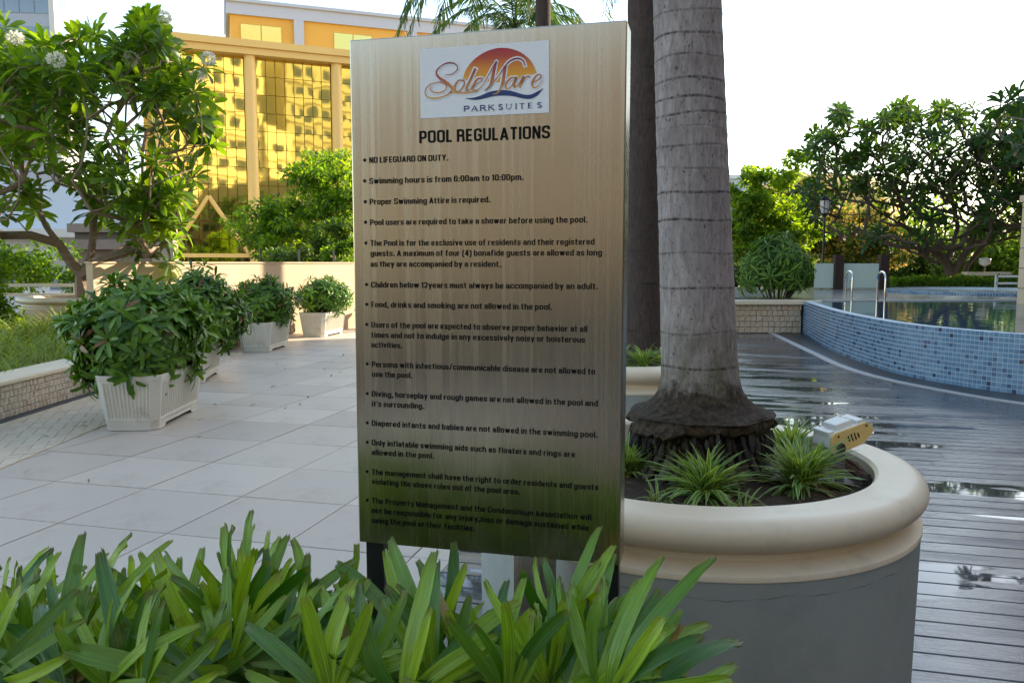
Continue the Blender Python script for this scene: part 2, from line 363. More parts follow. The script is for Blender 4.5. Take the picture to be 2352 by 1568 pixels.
def leafy_tree(name, base, trunk_pts, blobs, n, size, label, seed, material='treeL', bark='bark_dk', rmax=.14, cat='tree', group=None, T=T_SMALL, flower=None, ntarget=60, droop=0):
    """crown = leaf clumps at the twig ends inside the blobs [(centre, radii)]"""
    rng = np.random.default_rng(seed); e = empty(name, base, label=label, cat=cat, group=group); base = np.array(base, float)
    vol = np.array([b[1][0]*b[1][1]*b[1][2] for b in blobs])**.67; pr = vol/vol.sum(); tg = []
    for i in range(ntarget):
        c, r = blobs[rng.choice(len(blobs), p=pr)]; d = rng.normal(size=3); d /= np.linalg.norm(d); tg.append(np.array(c)+d*np.array(r)*rng.uniform(.45, .98))
    nodes, par = skeleton([(trunk_pts, None)], tg, rng, .1)
    branches([q-base for q in nodes], par, .008*rmax/.1, .5, rmax, 6).build('trunk', M[bark], e, smooth=True)
    tg = np.array(tg); cr = np.mean([np.mean(b[1]) for b in blobs])*.34
    k = rng.integers(0, len(tg), n); d = rng.normal(size=(n, 3)); d /= np.linalg.norm(d, axis=1, keepdims=True)
    rad = rng.random(n)**.4; pos = tg[k]+d*rad[:, None]*cr*np.array([1, 1, .55])*(.6+.8*rng.random(len(tg))[k])[:, None]
    dirs = d*.7+rng.normal(size=(n, 3))*.6+np.array([0, 0, -.15-droop]); F = frames(dirs, np.array([[0, 0, 1.]])+rng.normal(size=(n, 3))*.5)
    ct = rng.random(len(tg)); ti = (ct[k]*.55+rng.random(n)*.45)
    me = leaves_mesh('crown', T, pos-base, F, size*(.7+.6*rng.random(n)), ti, M[material]); link('crown', me, e, kind='stuff')
    if flower:
        nf, fs = flower; kk = rng.integers(0, len(tg), nf); sel = rng.random(len(tg)) < .5; kk = kk[sel[kk]]; m_ = len(kk)
        d = rng.normal(size=(m_, 3)); d /= np.linalg.norm(d, axis=1, keepdims=True); pos = tg[kk]+d*cr*np.array([1, 1, .6])
        link('blossom', leaves_mesh('blossom', T_SMALL, pos-base, frames(d, rng.normal(size=(m_, 3))), np.full(m_, fs), rng.random(m_), M['flowerY']), e, kind='stuff')
    return e

# ================================================================== SETTING
GU = np.array([.969, -.2475]); GW = np.array([.2475, .969])        # paving axes
def g2w(u, w): return (u*GU[0]+w*GW[0], u*GU[1]+w*GW[1])
MB().box((-900, -500, -6.3), (900, 1500, -6)).build('ground', mat('city_ground', (.09, .09, .08), .9, (.14, .13, .11), .1, .6), kind='structure')
MB().prism([(-4.4, -36), (30, -36), (30, 30), (-2.5, 30), (-2.5, 20), (-5.6, 15.6), (-9, 10.2), (-9, -36)], -6, -.012).build('terrace', M['grout'], kind='structure')

def seg_pts(pts, n):
    """Catmull-Rom through 2D points, n per span"""
    pts = [np.array(p, float) for p in pts]; q = [2*pts[0]-pts[1]]+pts+[2*pts[-1]-pts[-2]]; out = []
    for i in range(1, len(q)-2):
        for k in range(n):
            t = k/n; a, b, c, d = q[i-1], q[i], q[i+1], q[i+2]
            out.append(.5*((2*b)+(c-a)*t+(2*a-5*b+4*c-d)*t*t+(3*b-a-3*c+d)*t**3))
    out.append(pts[-1]); return out
POOL = seg_pts([(6.32, 17.38), (5.56, 13.91), (5.28, 11.8), (5.25, 10.59), (5.455, 9.71), (5.86, 8.95), (6.7, 8.1), (8.2, 7.5), (10.2, 7.3)], 24)
KERB = seg_pts([(5.54, 17.2), (4.95, 13.04), (4.76, 11.6), (4.76, 10.44), (4.98, 9.40), (5.42, 8.36), (6.3, 7.4), (8.0, 6.8), (10.2, 6.6)], 24)
def pool_x(y): return min((abs(p[1]-y), p[0]) for p in POOL)[1]
PAVE = [(-3.6, 2.0), (-3.70, 4.5), (-3.75, 5.93), (-3.79, 7.28), (-4.1, 9.6), (-4.53, 13.5), (-4.3, 15.4), (-3.6, 17.6)]
def pave_x(y):
    for a, b in zip(PAVE, PAVE[1:]):
        if a[1] <= y <= b[1]: return a[0]+(b[0]-a[0])*(y-a[1])/(b[1]-a[1])
    return PAVE[0][0] if y < 2 else PAVE[-1][0]
DECK_U = -1.267
def wall_x(y): return -5.6+(y-15.6)*.615      # line of the cream wall
# ---- granite slabs
paving = empty('tiled_pavement', (0, 0, 0), kind='structure')
slabs = []; P0 = .73; u0 = -3.669; w0 = 3.715
slab_me = MB().box((-.5, -.5, -.03), (.5, .5, 0)).mesh('slab', M['tile'])
for i in range(-14, 5):
    for j in range(-12, 26):
        ua = u0+i*P0+.0045; ub = u0+(i+1)*P0-.0045; wa = w0+j*P0+.0045; wb = w0+(j+1)*P0-.0045
        if ua > DECK_U: continue
        ub = min(ub, DECK_U-.004); c = g2w((ua+ub)/2, (wa+wb)/2)
        if c[1] > 20 or c[1] < -9 or c[0] < pave_x(c[1])-.55 or (c[1] > 15 and c[0] < wall_x(c[1])-.3): continue
        slabs.append((c, ub-ua, wb-wa))
slabs.sort(key=lambda s: (s[0][1] < .3)*100+abs(s[0][1]))
ang = math.atan2(GU[1], GU[0]); far_mb = MB()
for k, (c, a, b) in enumerate(slabs):
    dz = random.uniform(-.0012, .0012)
    if k < 300:
        o = link('slab', slab_me, paving); o.location = (c[0], c[1], dz); o.rotation_euler = (random.uniform(-.002, .002), random.uniform(-.002, .002), ang); o.scale = (a, b, 1)
    else: far_mb.box((-a/2, -b/2, -.03), (a/2, b/2, 0), 0, random.random(), Matrix.Translation((c[0], c[1], dz))@Matrix.Rotation(ang, 4, 'Z'))
if far_mb.v: far_mb.build('slab', M['tile'], paving, kind='stuff')
# ---- brick pavers along the left edge
def poly_clip(poly, ax, ay, c):        # keep ax*x+ay*y <= c
    out = []
    for i in range(len(poly)):
        p, q = poly[i], poly[(i+1) % len(poly)]; dp = ax*p[0]+ay*p[1]-c; dq = ax*q[0]+ay*q[1]-c
        if dp <= 0: out.append(p)
        if dp*dq < 0: t = dp/(dp-dq); out.append((p[0]+(q[0]-p[0])*t, p[1]+(q[1]-p[1])*t))
    return out
path = empty('brick_path', (0, 0, 0), kind='structure')
bed = [(-4.95, 2.0)]+[(-4.95, 15.5)]
MB().prism([(-5.0, 1.5)]+[(x-.01, y) for x, y in PAVE]+[(-5.0, 15.6)], -.011, .004).build('sand_bed', M['sand'], path)
pv = []
bw, bl = .100, .200
for i in range(-80, 90):
    for j in range(-60, 60):
        # 90 degree herringbone
        for o_ in (0, 1):
            if o_ == 0: x = (i+j)*bw; y = (-i+j)*bw+ (2*j)*0; rect = None
            x0 = i*bw+j*2*bw; y0 = i*bw-j*2*bw
            rect = (x0, y0, x0+bl, y0+bw) if o_ == 0 else (x0, y0+bw, x0+bw, y0+bw+bl)
            r = R(20); pts = []
            g = .003; ra = (rect[0]+g, rect[1]+g, rect[2]-g, rect[3]-g)
            for px, py in ((ra[0], ra[1]), (ra[2], ra[1]), (ra[2], ra[3]), (ra[0], ra[3])):
                pts.append((px*math.cos(r)-py*math.sin(r)-4.3, px*math.sin(r)+py*math.cos(r)+8))
            cy = sum(p[1] for p in pts)/4; cx = sum(p[0] for p in pts)/4
            if not (4.3 < cy < 15.4 and -5.0 < cx < pave_x(cy)+.1): continue
            for a, b in zip(PAVE, PAVE[1:]):
                if a[1]-.2 <= cy <= b[1]+.2:
                    nx, ny = b[1]-a[1], -(b[0]-a[0]); pts = poly_clip(pts, nx, ny, nx*a[0]+ny*a[1]-.004)
                    if len(pts) < 3: break
            if len(pts) < 3: continue
            pts = poly_clip(pts, -1, 0, 4.78)
            if len(pts) < 3: continue
            pv.append((cx*cx+cy*cy, pts))
pv.sort(key=lambda q: q[0]); far_mb = MB()
for k, (d, pts) in enumerate(pv):
    z = .009+random.uniform(-.0015, .0015)
    if k < 300:
        c = (sum(p[0] for p in pts)/len(pts), sum(p[1] for p in pts)/len(pts))
        o = MB().prism([(p[0]-c[0], p[1]-c[1]) for p in pts], -.015, 0).build('brick', M['paver'], path); o.location = (c[0], c[1], z)
    else: far_mb.prism(pts, z-.015, z, 0, random.random())
far_mb.build('brick', M['paver'], path, kind='stuff')
MB().prism([(-5.0, 1.5), (-4.78, 1.5), (-4.80, 9.4), (-4.82, 13), (-5.05, 15.3), (-5.3, 15.3), (-5.0, 9)], .004, .013).build('drain_strip', mat('dark_gravel', (.05, .052, .06), .8, (.10, .10, .11), 60, .5, bump=.5), kind='structure')

# ---- timber deck
def deck_material():
    m = bpy.data.materials.new('wet_composite_board'); m.use_nodes = True; N = m.node_tree.nodes; L = m.node_tree.links; p = N['Principled BSDF']
    g = N.new('ShaderNodeNewGeometry'); oi = N.new('ShaderNodeObjectInfo'); at_ = N.new('ShaderNodeAttribute'); at_.attribute_name = 'tint'
    mp = N.new('ShaderNodeMapping'); mp.inputs['Rotation'].default_value = (0, 0, -ang); L.new(g.outputs['Position'], mp.inputs[0])
    def noise(scale, st, det=4):
        q = N.new('ShaderNodeMapping'); q.inputs['Scale'].default_value = st; L.new(mp.outputs[0], q.inputs[0])
        n = N.new('ShaderNodeTexNoise'); n.inputs['Scale'].default_value = scale; n.inputs['Detail'].default_value = det; L.new(q.outputs[0], n.inputs['Vector']); return n.outputs[0]
    def rng_(x, a, b, c=0, d=1):
        r = N.new('ShaderNodeMapRange'); r.inputs[1].default_value = a; r.inputs[2].default_value = b; r.inputs[3].default_value = c; r.inputs[4].default_value = d; L.new(x, r.inputs[0]); return r.outputs[0]
    def math_(op, a, b):
        n = N.new('ShaderNodeMath'); n.operation = op
        for i, q in enumerate((a, b)):
            if isinstance(q, (int, float)): n.inputs[i].default_value = q
            else: L.new(q, n.inputs[i])
        return n.outputs[0]
    rnd = N.new('ShaderNodeMath'); rnd.operation = 'FRACT'; L.new(math_('ADD', oi.outputs['Random'], at_.outputs['Fac']), rnd.inputs[0]); rnd = rnd.outputs[0]
    grain = noise(30, (.15, 2.2, 1), 6)
    cr = N.new('ShaderNodeValToRGB'); cr.color_ramp.elements[0].color = (.028, .025, .029, 1); cr.color_ramp.elements[1].color = (.098, .088, .100, 1); cr.color_ramp.elements[0].position = .3; cr.color_ramp.elements[1].position = .7
    L.new(grain, cr.inputs[0]); mx = N.new('ShaderNodeMix'); mx.data_type = 'RGBA'; L.new(math_('MULTIPLY', rnd, .6), mx.inputs[0]); L.new(cr.outputs[0], mx.inputs[6]); mx.inputs[7].default_value = (.065, .055, .062, 1)
    L.new(mx.outputs[2], p.inputs['Base Color'])
    wet = noise(1.0, (.55, 2.0, 1), 3)            # puddles stretch along the boards
    wet2 = math_('ADD', wet, math_('MULTIPLY', rnd, .10))
    film = rng_(wet2, .36, .52)                     # damp film
    pud = rng_(wet2, .60, .63)                      # standing water
    rough = math_('SUBTRACT', .40, math_('MULTIPLY', film, .26)); rough = math_('MULTIPLY', rough, math_('SUBTRACT', 1, math_('MULTIPLY', pud, .75)))
    L.new(rough, p.inputs['Roughness'])
    L.new(math_('ADD', .45, math_('MULTIPLY', film, .3)), p.inputs['Specular IOR Level'])
    b = N.new('ShaderNodeBump'); b.inputs['Distance'].default_value = .004
    L.new(math_('MULTIPLY', math_('SUBTRACT', 1, pud), .55), b.inputs['Strength']); L.new(grain, b.inputs['Height']); L.new(b.outputs[0], p.inputs['Normal'])
    return m
M['deck'] = deck_material()
deck = empty('pool_deck', (0, 0, 0), kind='structure')
# w coordinate of one measured joint line: ground(2135,1228)
gp = ground(2135, 1228); wj = gp.x*GW[0]+gp.y*GW[1]; BP = .150
boards = []
for j in range(-60, 130):
    wa = wj+j*BP; cy = wa
    if wa < -8 or wa > 20.5: continue
    x = DECK_U+.002
    jn = [DECK_U+(j*1.37) % 2.6+.8]
    while jn[-1] < 14: jn.append(jn[-1]+2.6)
    prev = DECK_U+.002
    for e in jn:
        c = g2w((prev+e)/2, wa+BP/2)
        lim = pool_x(c[1]) if c[1] > 7.4 else 12
        endx = g2w(prev, wa)[0]
        if c[1] < 17.6 and endx < lim+.05 and c[0] < 12: boards.append(((c[0], c[1]), e-prev-.004))
        prev = e
boards.sort(key=lambda b: abs(b[0][1]-.5)+abs(b[0][0]-1.5)*.3+(b[0][1] < .5)*50)
bm_ = MB(); hw = BP/2-.0035
bm_.add([(-.5, -hw, -.02), (.5, -hw, -.02), (.5, hw, -.02), (-.5, hw, -.02), (-.5, -hw, .001), (.5, -hw, .001), (.5, hw, .001), (-.5, hw, .001), (-.5, -hw+.004, .004), (.5, -hw+.004, .004), (.5, hw-.004, .004), (-.5, hw-.004, .004)],
        [(0, 1, 5, 4), (2, 3, 7, 6), (0, 4, 8, 11, 7, 3), (1, 2, 6, 10, 9, 5), (4, 5, 9, 8), (6, 7, 11, 10), (8, 9, 10, 11)])
board_me = bm_.mesh('board', M['deck']); far_mb = MB()
for k, (c, ln) in enumerate(boards):
    z = .004+random.uniform(-.0008, .0008); tl = random.uniform(-.004, .004)
    if k < 300:
        o = link('board', board_me, deck); o.location = (c[0], c[1], z); o.rotation_euler = (tl, 0, ang); o.scale = (ln, 1, 1)
    else:
        T_ = Matrix.Translation((c[0], c[1], z))@Matrix.Rotation(ang, 4, 'Z')@Matrix.Rotation(tl, 4, 'X')@Matrix.Diagonal((ln, 1, 1, 1))
        far_mb.add([T_@Vector(q) for q in bm_.v], bm_.f, 0, random.random())
far_mb.build('board', M['deck'], deck, kind='stuff')

# ---- pool
pool = empty('swimming_pool', (0, 0, 0), label='raised swimming pool with curved wall of small blue mosaic tiles', cat='swimming pool')
def ribbon(A, B, z0, z1):
    mb = MB(); n = min(len(A), len(B)); vs = []
    for a, b in zip(A, B): vs += [(a[0], a[1], z1), (b[0], b[1], z1), (a[0], a[1], z0), (b[0], b[1], z0)]
    fs = []
    for i in range(n-1): k = i*4; fs += [(k, k+1, k+5, k+4), (k, k+4, k+6, k+2), (k+1, k+3, k+7, k+5)]
    return mb.add(vs, fs)
KER2 = []
for i, p in enumerate(KERB):
    a = KERB[max(i-1, 0)]; b = KERB[min(i+1, len(KERB)-1)]; d = np.array(b)-np.array(a); d /= np.linalg.norm(d); KER2.append((p[0]-d[1]*-.0-(-d[1])*-.0, p[1]))
def offset(C, w):
    out = []
    for i, p in enumerate(C):
        a = C[max(i-1, 0)]; b = C[min(i+1, len(C)-1)]; d = np.array(b)-np.array(a); d /= np.linalg.norm(d); out.append((p[0]-d[1]*w, p[1]+d[0]*w))
    return out
ribbon(KERB, offset(KERB, .12), -.01, .016).build('kerb_strip', M['kerb'], kind='structure')
ribbon(offset(KERB, .12), offset(POOL, 0), -.01, .011).build('drain_channel', M['channel'], kind='structure')
TOPZ = .70
ribbon(POOL, offset(POOL, .16), 0, TOPZ).build('pool_wall', M['water_trim'], pool)
# mosaic
blues = [mat('tile_blue_%s' % w, c, .18, spec=.6) for w, c in (('pale', (.15, .27, .40)), ('mid', (.10, .20, .32)), ('steel', (.12, .23, .36)), ('deep', (.05, .10, .20)), ('navy', (.02, .035, .085)))]
dens = []
L_ = 0; cum = [0]
for a, b in zip(POOL, POOL[1:]): L_ += math.dist(a, b); cum.append(L_)
TP = .0578; ncol = int(L_/TP); tiles = []
k = 0
for c in range(ncol):
    s = (c+.5)*TP
    while cum[k+1] < s: k += 1
    f = (s-cum[k])/(cum[k+1]-cum[k]); p = POOL[k]*(1-f)+POOL[k+1]*f; d = POOL[k+1]-POOL[k]; th = math.atan2(d[1], d[0])
    for r_ in range(12): tiles.append((p[0], p[1], .003+(r_+.5)*TOPZ/12, th, random.choices(range(5), (6, 6, 6, 1.3, .7))[0]))
tiles.sort(key=lambda t: (t[1] < 8.7)*100+t[0]**2+t[1]**2)
tm = []
for q in blues:
    mb = MB(); mb.box((-.0245, -.002, -.0245), (.0245, .004, .0245)); tm.append(mb.mesh('tile', q))
far_mb = MB()
for i, (x, y, z, th, c) in enumerate(tiles):
    T_ = Matrix.Translation((x, y, z))@Matrix.Rotation(th+math.pi, 4, 'Z')
    if i < 300: o = link('tile', tm[c], pool); o.matrix_local = T_
    else:
        if y < 8.5 and x > 7.5: continue
        far_mb.add([T_@Vector(q) for q in ((-.0245, .004, -.0245), (.0245, .004, -.0245), (.0245, .004, .0245), (-.0245, .004, .0245), (-.0245, -.002, -.0245), (.0245, -.002, -.0245), (.0245, -.002, .0245), (-.0245, -.002, .0245))],
                   [(0, 1, 2, 3), (4, 0, 3, 7), (1, 5, 6, 2), (3, 2, 6, 7), (0, 4, 5, 1)], c)
far_mb.build('tile', blues, pool, kind='stuff')
def water_material():
    m = mat('pool_water', (.015, .09, .16), .03, spec=.6); N = m.node_tree.nodes; L = m.node_tree.links; p = N['Principled BSDF']; p.inputs['IOR'].default_value = 1.36
    tc = N.new('ShaderNodeNewGeometry'); n = N.new('ShaderNodeTexNoise'); n.inputs['Scale'].default_value = 2.6; n.inputs['Detail'].default_value = 3
    mp = N.new('ShaderNodeMapping'); mp.inputs['Scale'].default_value = (1, .5, 1); L.new(tc.outputs['Position'], mp.inputs[0]); L.new(mp.outputs[0], n.inputs['Vector'])
    b = N.new('ShaderNodeBump'); b.inputs['Strength'].default_value = .10; b.inputs['Distance'].default_value = .05; L.new(n.outputs[0], b.inputs['Height']); L.new(b.outputs[0], p.inputs['Normal']); return m
ins = offset(POOL, .158)
wp = [(p[0], p[1]) for p in ins if p[1] < 17.1]+[(15, 7.4), (15, 17.15), (6.45, 17.15)]
MB().add([(x, y, TOPZ-.006) for x, y in wp], [tuple(range(len(wp)))]).build('water', water_material(), kind='structure')
# far pool deck (upper terrace)
MB().box((6.3, 17.15, 0), (15, 17.4, .715)).build('pool_coping', M['kerb'], pool)
updeck = MB().box((5.2, 17.4, 0), (22, 26.4, .72)).build('upper_deck', mat('wet_stone', (.16, .15, .15), .22, (.24, .23, .23), 2, .6), kind='structure')

# ---- raised stone planter by the pool
pb = empty('stone_planter', (3.2, 17.4, 0), label='raised planter faced in tan split stone beside the pool', cat='planter')
MB().box((-1.8, -.3, 0), (3.02, 2.2, .62)).build('body', M['mortar'], pb)
o = MB().box((-1.86, -.42, .62), (3.42, 0.0, .715)).build('coping', M['cream'], pb); bevel(o, .02)
MB().box((-1.75, .0, .62), (3.3, 2.2, .70)).build('soil', M['soil'], pb)
random.seed(3)
def split_stones(parent, x0, x1, z0, z1, y, size, material, M4=Matrix.Identity(4), depth=.035, name='stone', protr=.012):
    rows = round((z1-z0)/size); sh = (z1-z0)/rows
    for r_ in range(rows):
        x = x0+random.uniform(-.4, 0)*size
        while x < x1-.01:
            w = size*random.uniform(.86, 1.14); a = max(x, x0); b = min(x+w, x1); x += w
            if b-a < size*.25: continue
            g = size*.035; pr = random.uniform(.3, 1)*protr; mb = MB()
            zz0 = z0+r_*sh+g; zz1 = z0+(r_+1)*sh-g; aa = a+g; bb = b-g; cx = (aa+bb)/2; cz = (zz0+zz1)/2; ww = (bb-aa)/2; hh = (zz1-zz0)/2; q = .72
            j = lambda s: random.uniform(-s, s)*size
            vs = [(-ww, depth, -hh), (ww, depth, -hh), (ww, depth, hh), (-ww, depth, hh), (-ww+j(.03), 0, -hh+j(.03)), (ww+j(.03), 0, -hh+j(.03)), (ww+j(.03), 0, hh+j(.03)), (-ww+j(.03), 0, hh+j(.03)),
                  (-ww*q, -pr+j(.05), -hh*q), (ww*q, -pr+j(.05), -hh*q), (ww*q, -pr+j(.05), hh*q), (-ww*q, -pr+j(.05), hh*q)]
            mb.add(vs, [(0, 1, 5, 4), (1, 2, 6, 5), (2, 3, 7, 6), (3, 0, 4, 7), (4, 5, 9, 8), (5, 6, 10, 9), (6, 7, 11, 10), (7, 4, 8, 11), (8, 9, 10, 11)])
            o = mb.build(name, material, parent); o.matrix_local = M4@Matrix.Translation((cx, y, cz))
split_stones(pb, -1.8, 3.02, .012, .62, -.318, .125, M['stone'])

# ---- low garden wall on the left, with bed behind
gw = empty('garden_wall', (-4.9, 8, 0), label='low limestone faced garden wall with pale coping along the grassy bed', cat='wall')
MB().box((-.32, -4.5, 0), (-.03, 6.4, .33)).build('body', M['mortar'], gw)
o = MB().box((-.40, -4.5, .33), (.045, 6.4, .385)).build('coping', M['cream_top'], gw); bevel(o, .018, 3)
split_stones(gw, -1.6, 3.4, .014, .33, -.02, .066, M['stone_l'], Matrix.Rotation(math.pi/2, 4, 'Z'), .02, protr=.010)
MB().prism([(-40, -8), (-5.2, -8), (-5.2, 14.5), (-7.3, 12.4), (-40, 40)], -.5, .30).build('garden_bed', M['soil'], kind='structure')

# ---- cream boundary wall
a = Vector((-7.0, 13.35)); b = Vector((-2.9, 19.95)); dv = (b-a); ln = dv.length; rz = math.atan2(dv.y, dv.x)
cw = empty('boundary_wall', (a.x, a.y, 0), rz, label='plain cream rendered boundary wall behind the row of pots', cat='wall')
MB().box((0, 0, -.5), (ln, .2, 1.50)).build('panel', M['wall'], cw)
o = MB().box((-.02, -.015, 1.50), (ln, .215, 1.53)).build('coping', M['wall'], cw)
split_stones(cw, 1.0, 4.4, .02, .34, -.02, .10, M['stone'], depth=.02)
for k in range(5):
    s = 3.6+k*1.05
    mb = MB().box((s, .08, 1.53), (s+.035, .115, 1.80)); mb.build('post', M['steel_dark'], cw)
# far bed wall at the end of the pavement
eb = empty('bed_kerb', (-3.0, 18.25, 0), R(-14), label='short tan stone bed wall at the far end of the pavement', cat='wall')
MB().box((-.6, 0, 0), (2.4, .25, .40)).build('body', M['mortar'], eb)
bevel(MB().box((-.66, -.05, .40), (2.45, .3, .46)).build('coping', M['cream'], eb), .015)
split_stones(eb, -.6, 2.4, .012, .40, -.02, .125, M['stone'], depth=.02)

# ---- railing far left
rl = empty('railing', at(-60, 650, 15.2), label='cream two bar metal railing behind the garden bed', cat='railing')
for v in (655, 677):
    p0 = at(-60, v, 15.2)-rl.location; MB().box((-3, -.03, p0.z-.03), (1.95, .03, p0.z+.03)).build('rail', M['cream_top'], rl)
for x in (-2, .2, 1.9): MB().box((x, -.025, -1.1), (x+.05, .025, .0)).build('post', M['cream_top'], rl)

# ================================================================== BUILDINGS
def gold_glass():
    m = bpy.data.materials.new('gold_mirror_glass'); m.use_nodes = True; N = m.node_tree.nodes; L = m.node_tree.links; p = N['Principled BSDF']
    p.inputs['Metallic'].default_value = 1; p.inputs['Roughness'].default_value = .03; p.inputs['Base Color'].default_value = (.92, .755, .22, 1)
    g = N.new('ShaderNodeNewGeometry'); oi = N.new('ShaderNodeObjectInfo'); n = N.new('ShaderNodeTexNoise'); n.inputs['Scale'].default_value = .5; n.inputs['Detail'].default_value = 1.5
    L.new(g.outputs['Position'], n.inputs['Vector'])
    b = N.new('ShaderNodeBump'); b.inputs['Strength'].default_value = .5; b.inputs['Distance'].default_value = .011; L.new(n.outputs[0], b.inputs['Height']); L.new(b.outputs[0], p.inputs['Normal']); return m
M['goldglass'] = gold_glass()
M['gold'] = mat('gold_paint', (.72, .44, .12), .4, (.80, .52, .17), .3, .6, spec=.5)
M['orange'] = mat('ochre_cladding', (.62, .34, .045), .5, (.70, .40, .06), .2, .6)
M['bluegrey'] = mat('bluegrey_cladding', (.42, .47, .58), .5)
M['greyglass'] = mat('bluegrey_glass', (.10, .14, .20), .12, (.16, .22, .30), .3, .5, spec=.9)
M['paleyel'] = mat('pale_gold_pane', (.75, .68, .22), .15, metal=.7)
ga = Vector((-25.6, 58.9)); gb = Vector((-13.7, 63.9)); gdir = (gb-ga).normalized(); grz = math.atan2(gdir.y, gdir.x)
gold = empty('gold_office_building', (ga.x, ga.y, -6), grz, label='office building of mirrored gold glass with tall round columns', cat='building')
ztop = at(475, 118, 60.0).z+6; BAY = (gb-ga).length/2
NX = 8; ZH = 1.36
MB().box((-1, .6, 0), (BAY*5, 20, ztop+.3)).build('wall', M['orange'], gold)
for k in range(5): mb = MB().lathe([(.42, 0), (.42, ztop)], 20, (k*BAY, 0, 0)); mb.build('column', M['gold'], gold, smooth=True)
pane_me = MB().box((-.5, -.03, -.5), (.5, .03, .5)).mesh('pane', M['goldglass'])
PW = (BAY-.9)/NX; nz = int((ztop)/ZH); pl = []
for b_ in range(5):
    for i in range(NX):
        for j in range(nz+1): pl.append((b_*BAY+.45+(i+.5)*PW, ztop-(j+.5)*ZH))
pl.sort(key=lambda q: (q[0] > BAY*2.3)*50+(ztop-q[1]))
far_mb = MB(); random.seed(5)
for k, (x, z) in enumerate(pl):
    if z < .5: continue
    rx, rzz = random.gauss(0, .0010), random.gauss(0, .0016)
    T_ = Matrix.Translation((x, .30, z))@Matrix.Rotation(rx, 4, 'X')@Matrix.Rotation(rzz, 4, 'Z')@Matrix.Diagonal((PW-.045, 1, ZH-.04, 1))
    if k < 300: o = link('pane', pane_me, gold); o.matrix_local = T_
    else: far_mb.box((-.5, -.03, -.5), (.5, .03, .5), 0, 0, T_)
far_mb.build('pane', M['goldglass'], gold, kind='stuff')
MB().box((-.9, -.6, ztop), (BAY*5, 1, ztop+.5)).box((-1.0, -.8, ztop+.5), (BAY*5, 1, ztop+1.0)).build('cornice', M['gold'], gold)
for b_ in range(4):       # truss braces low on the facade
    x0 = b_*BAY+.5; xm = b_*BAY+BAY/2; zb = 8.3; za = 12.5
    for s_ in (0, 1):
        xx = x0 if s_ == 0 else (b_+1)*BAY-.5
        MB().tube([(xx, .05, zb), (xm, .05, za)], .16, 6).build('brace', M['gold'], gold)
    MB().box((x0-.2, -.1, zb-.35), ((b_+1)*BAY-.3, .2, zb-.05)).build('beam', M['gold'], gold)
# rooftop block, turned a little further away
pr = empty('rooftop_block', (0, 0, 0), 0)
pr.parent = gold; pr.location = (3.0, 6.5, ztop+.3); pr.rotation_euler = (0, 0, R(-3))
PH = 5.6
MB().box((2.6, 0, 0), (30, 10, PH-1.2)).build('block_wall', M['orange'], pr)
MB().box((2.3, -.25, PH-1.2), (30, 10, PH-.25)).box((2.2, -.45, PH-.25), (30.2, 10, PH)).build('parapet', M['bluegrey'], pr)
for x in (7.6, 17.2): MB().box((x, -.3, 0), (x+.8, .2, PH-1.2)).build('pilaster', M['bluegrey'], pr)
for x in (3.4, 10.9, 19.3):
    for q in range(2): MB().box((x+q*1.62, -.08, .9), (x+q*1.62+1.55, .05, 3.7)).build('pane', M['paleyel'], pr)
# ---- tower top left
tA = at(-30, 300, 95); tower = empty('glass_tower', (tA.x, tA.y, -6), R(6), label='distant bluegrey glass tower with pale stone corner at the upper left', cat='building')
TH = 60
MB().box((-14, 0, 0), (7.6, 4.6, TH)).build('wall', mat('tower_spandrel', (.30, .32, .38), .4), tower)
gm = MB().box((-.5, -.05, -.5), (.5, .05, .5)).mesh('window', M['greyglass'])
for fl in range(8, 17):
    for c in range(13):
        o = link('window', gm, tower); o.location = (-13+c*1.66, -.03, fl*3.6+1.4); o.scale = (1.5, 1, 2.1)
MB().box((7.6, -.1, 0), (8.2, 4.8, TH)).build('corner', mat('pale_stone_panel', (.55, .53, .50), .6), tower)
for fl in range(8, 17): MB().box((8.17, .9, fl*3.6+1.4), (8.24, 3.4, fl*3.6+3.2)).build('window', M['greyglass'], tower)
# ---- low podium buildings at left
pd = empty('podium_building', at(150, 600, 45), R(3), label='low white podium building behind the left frangipani tree', cat='building')
MB().box((-30, 0, -8), (5.3, .8, 1.3)).build('wall', mat('white_panel_wall', (.55, .57, .62), .6, (.62, .63, .68), .4, .5), pd)
MB().box((-30, -1.4, 1.3), (5.4, .8, 1.75)).build('ledge', mat('pale_concrete', (.55, .53, .50), .7), pd)
MB().box((-30, .3, 1.75), (5.2, .9, 4.4)).build('upper_wall', mat('blue_white_wall', (.50, .56, .66), .6), pd)
for k in range(9): MB().box((-24+k*3.3, -.04, -1.6), (-22+k*3.3, .02, .2)).build('window', M['greyglass'], pd)
bs = empty('concrete_ramp_building', at(335, 600, 38), R(4), label='brown concrete structure with stepped ledges left of the gold columns', cat='building')
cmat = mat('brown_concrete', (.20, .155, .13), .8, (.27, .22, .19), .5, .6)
MB().box((-3.2, 0, -8), (.25, .5, .55)).build('wall', cmat, bs)
MB().box((-3.4, -.6, .55), (.35, .5, 1.0)).build('lower_ledge', cmat, bs)
MB().box((-3.4, -.3, 1.35), (.35, .5, 1.75)).build('upper_ledge', cmat, bs)
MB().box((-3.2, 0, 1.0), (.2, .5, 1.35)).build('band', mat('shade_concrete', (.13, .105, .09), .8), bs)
MB().box((.35, -.2, -8), (1.35, .5, 1.6)).build('fluted_wall', mat('beige_concrete', (.36, .28, .22), .8), bs)
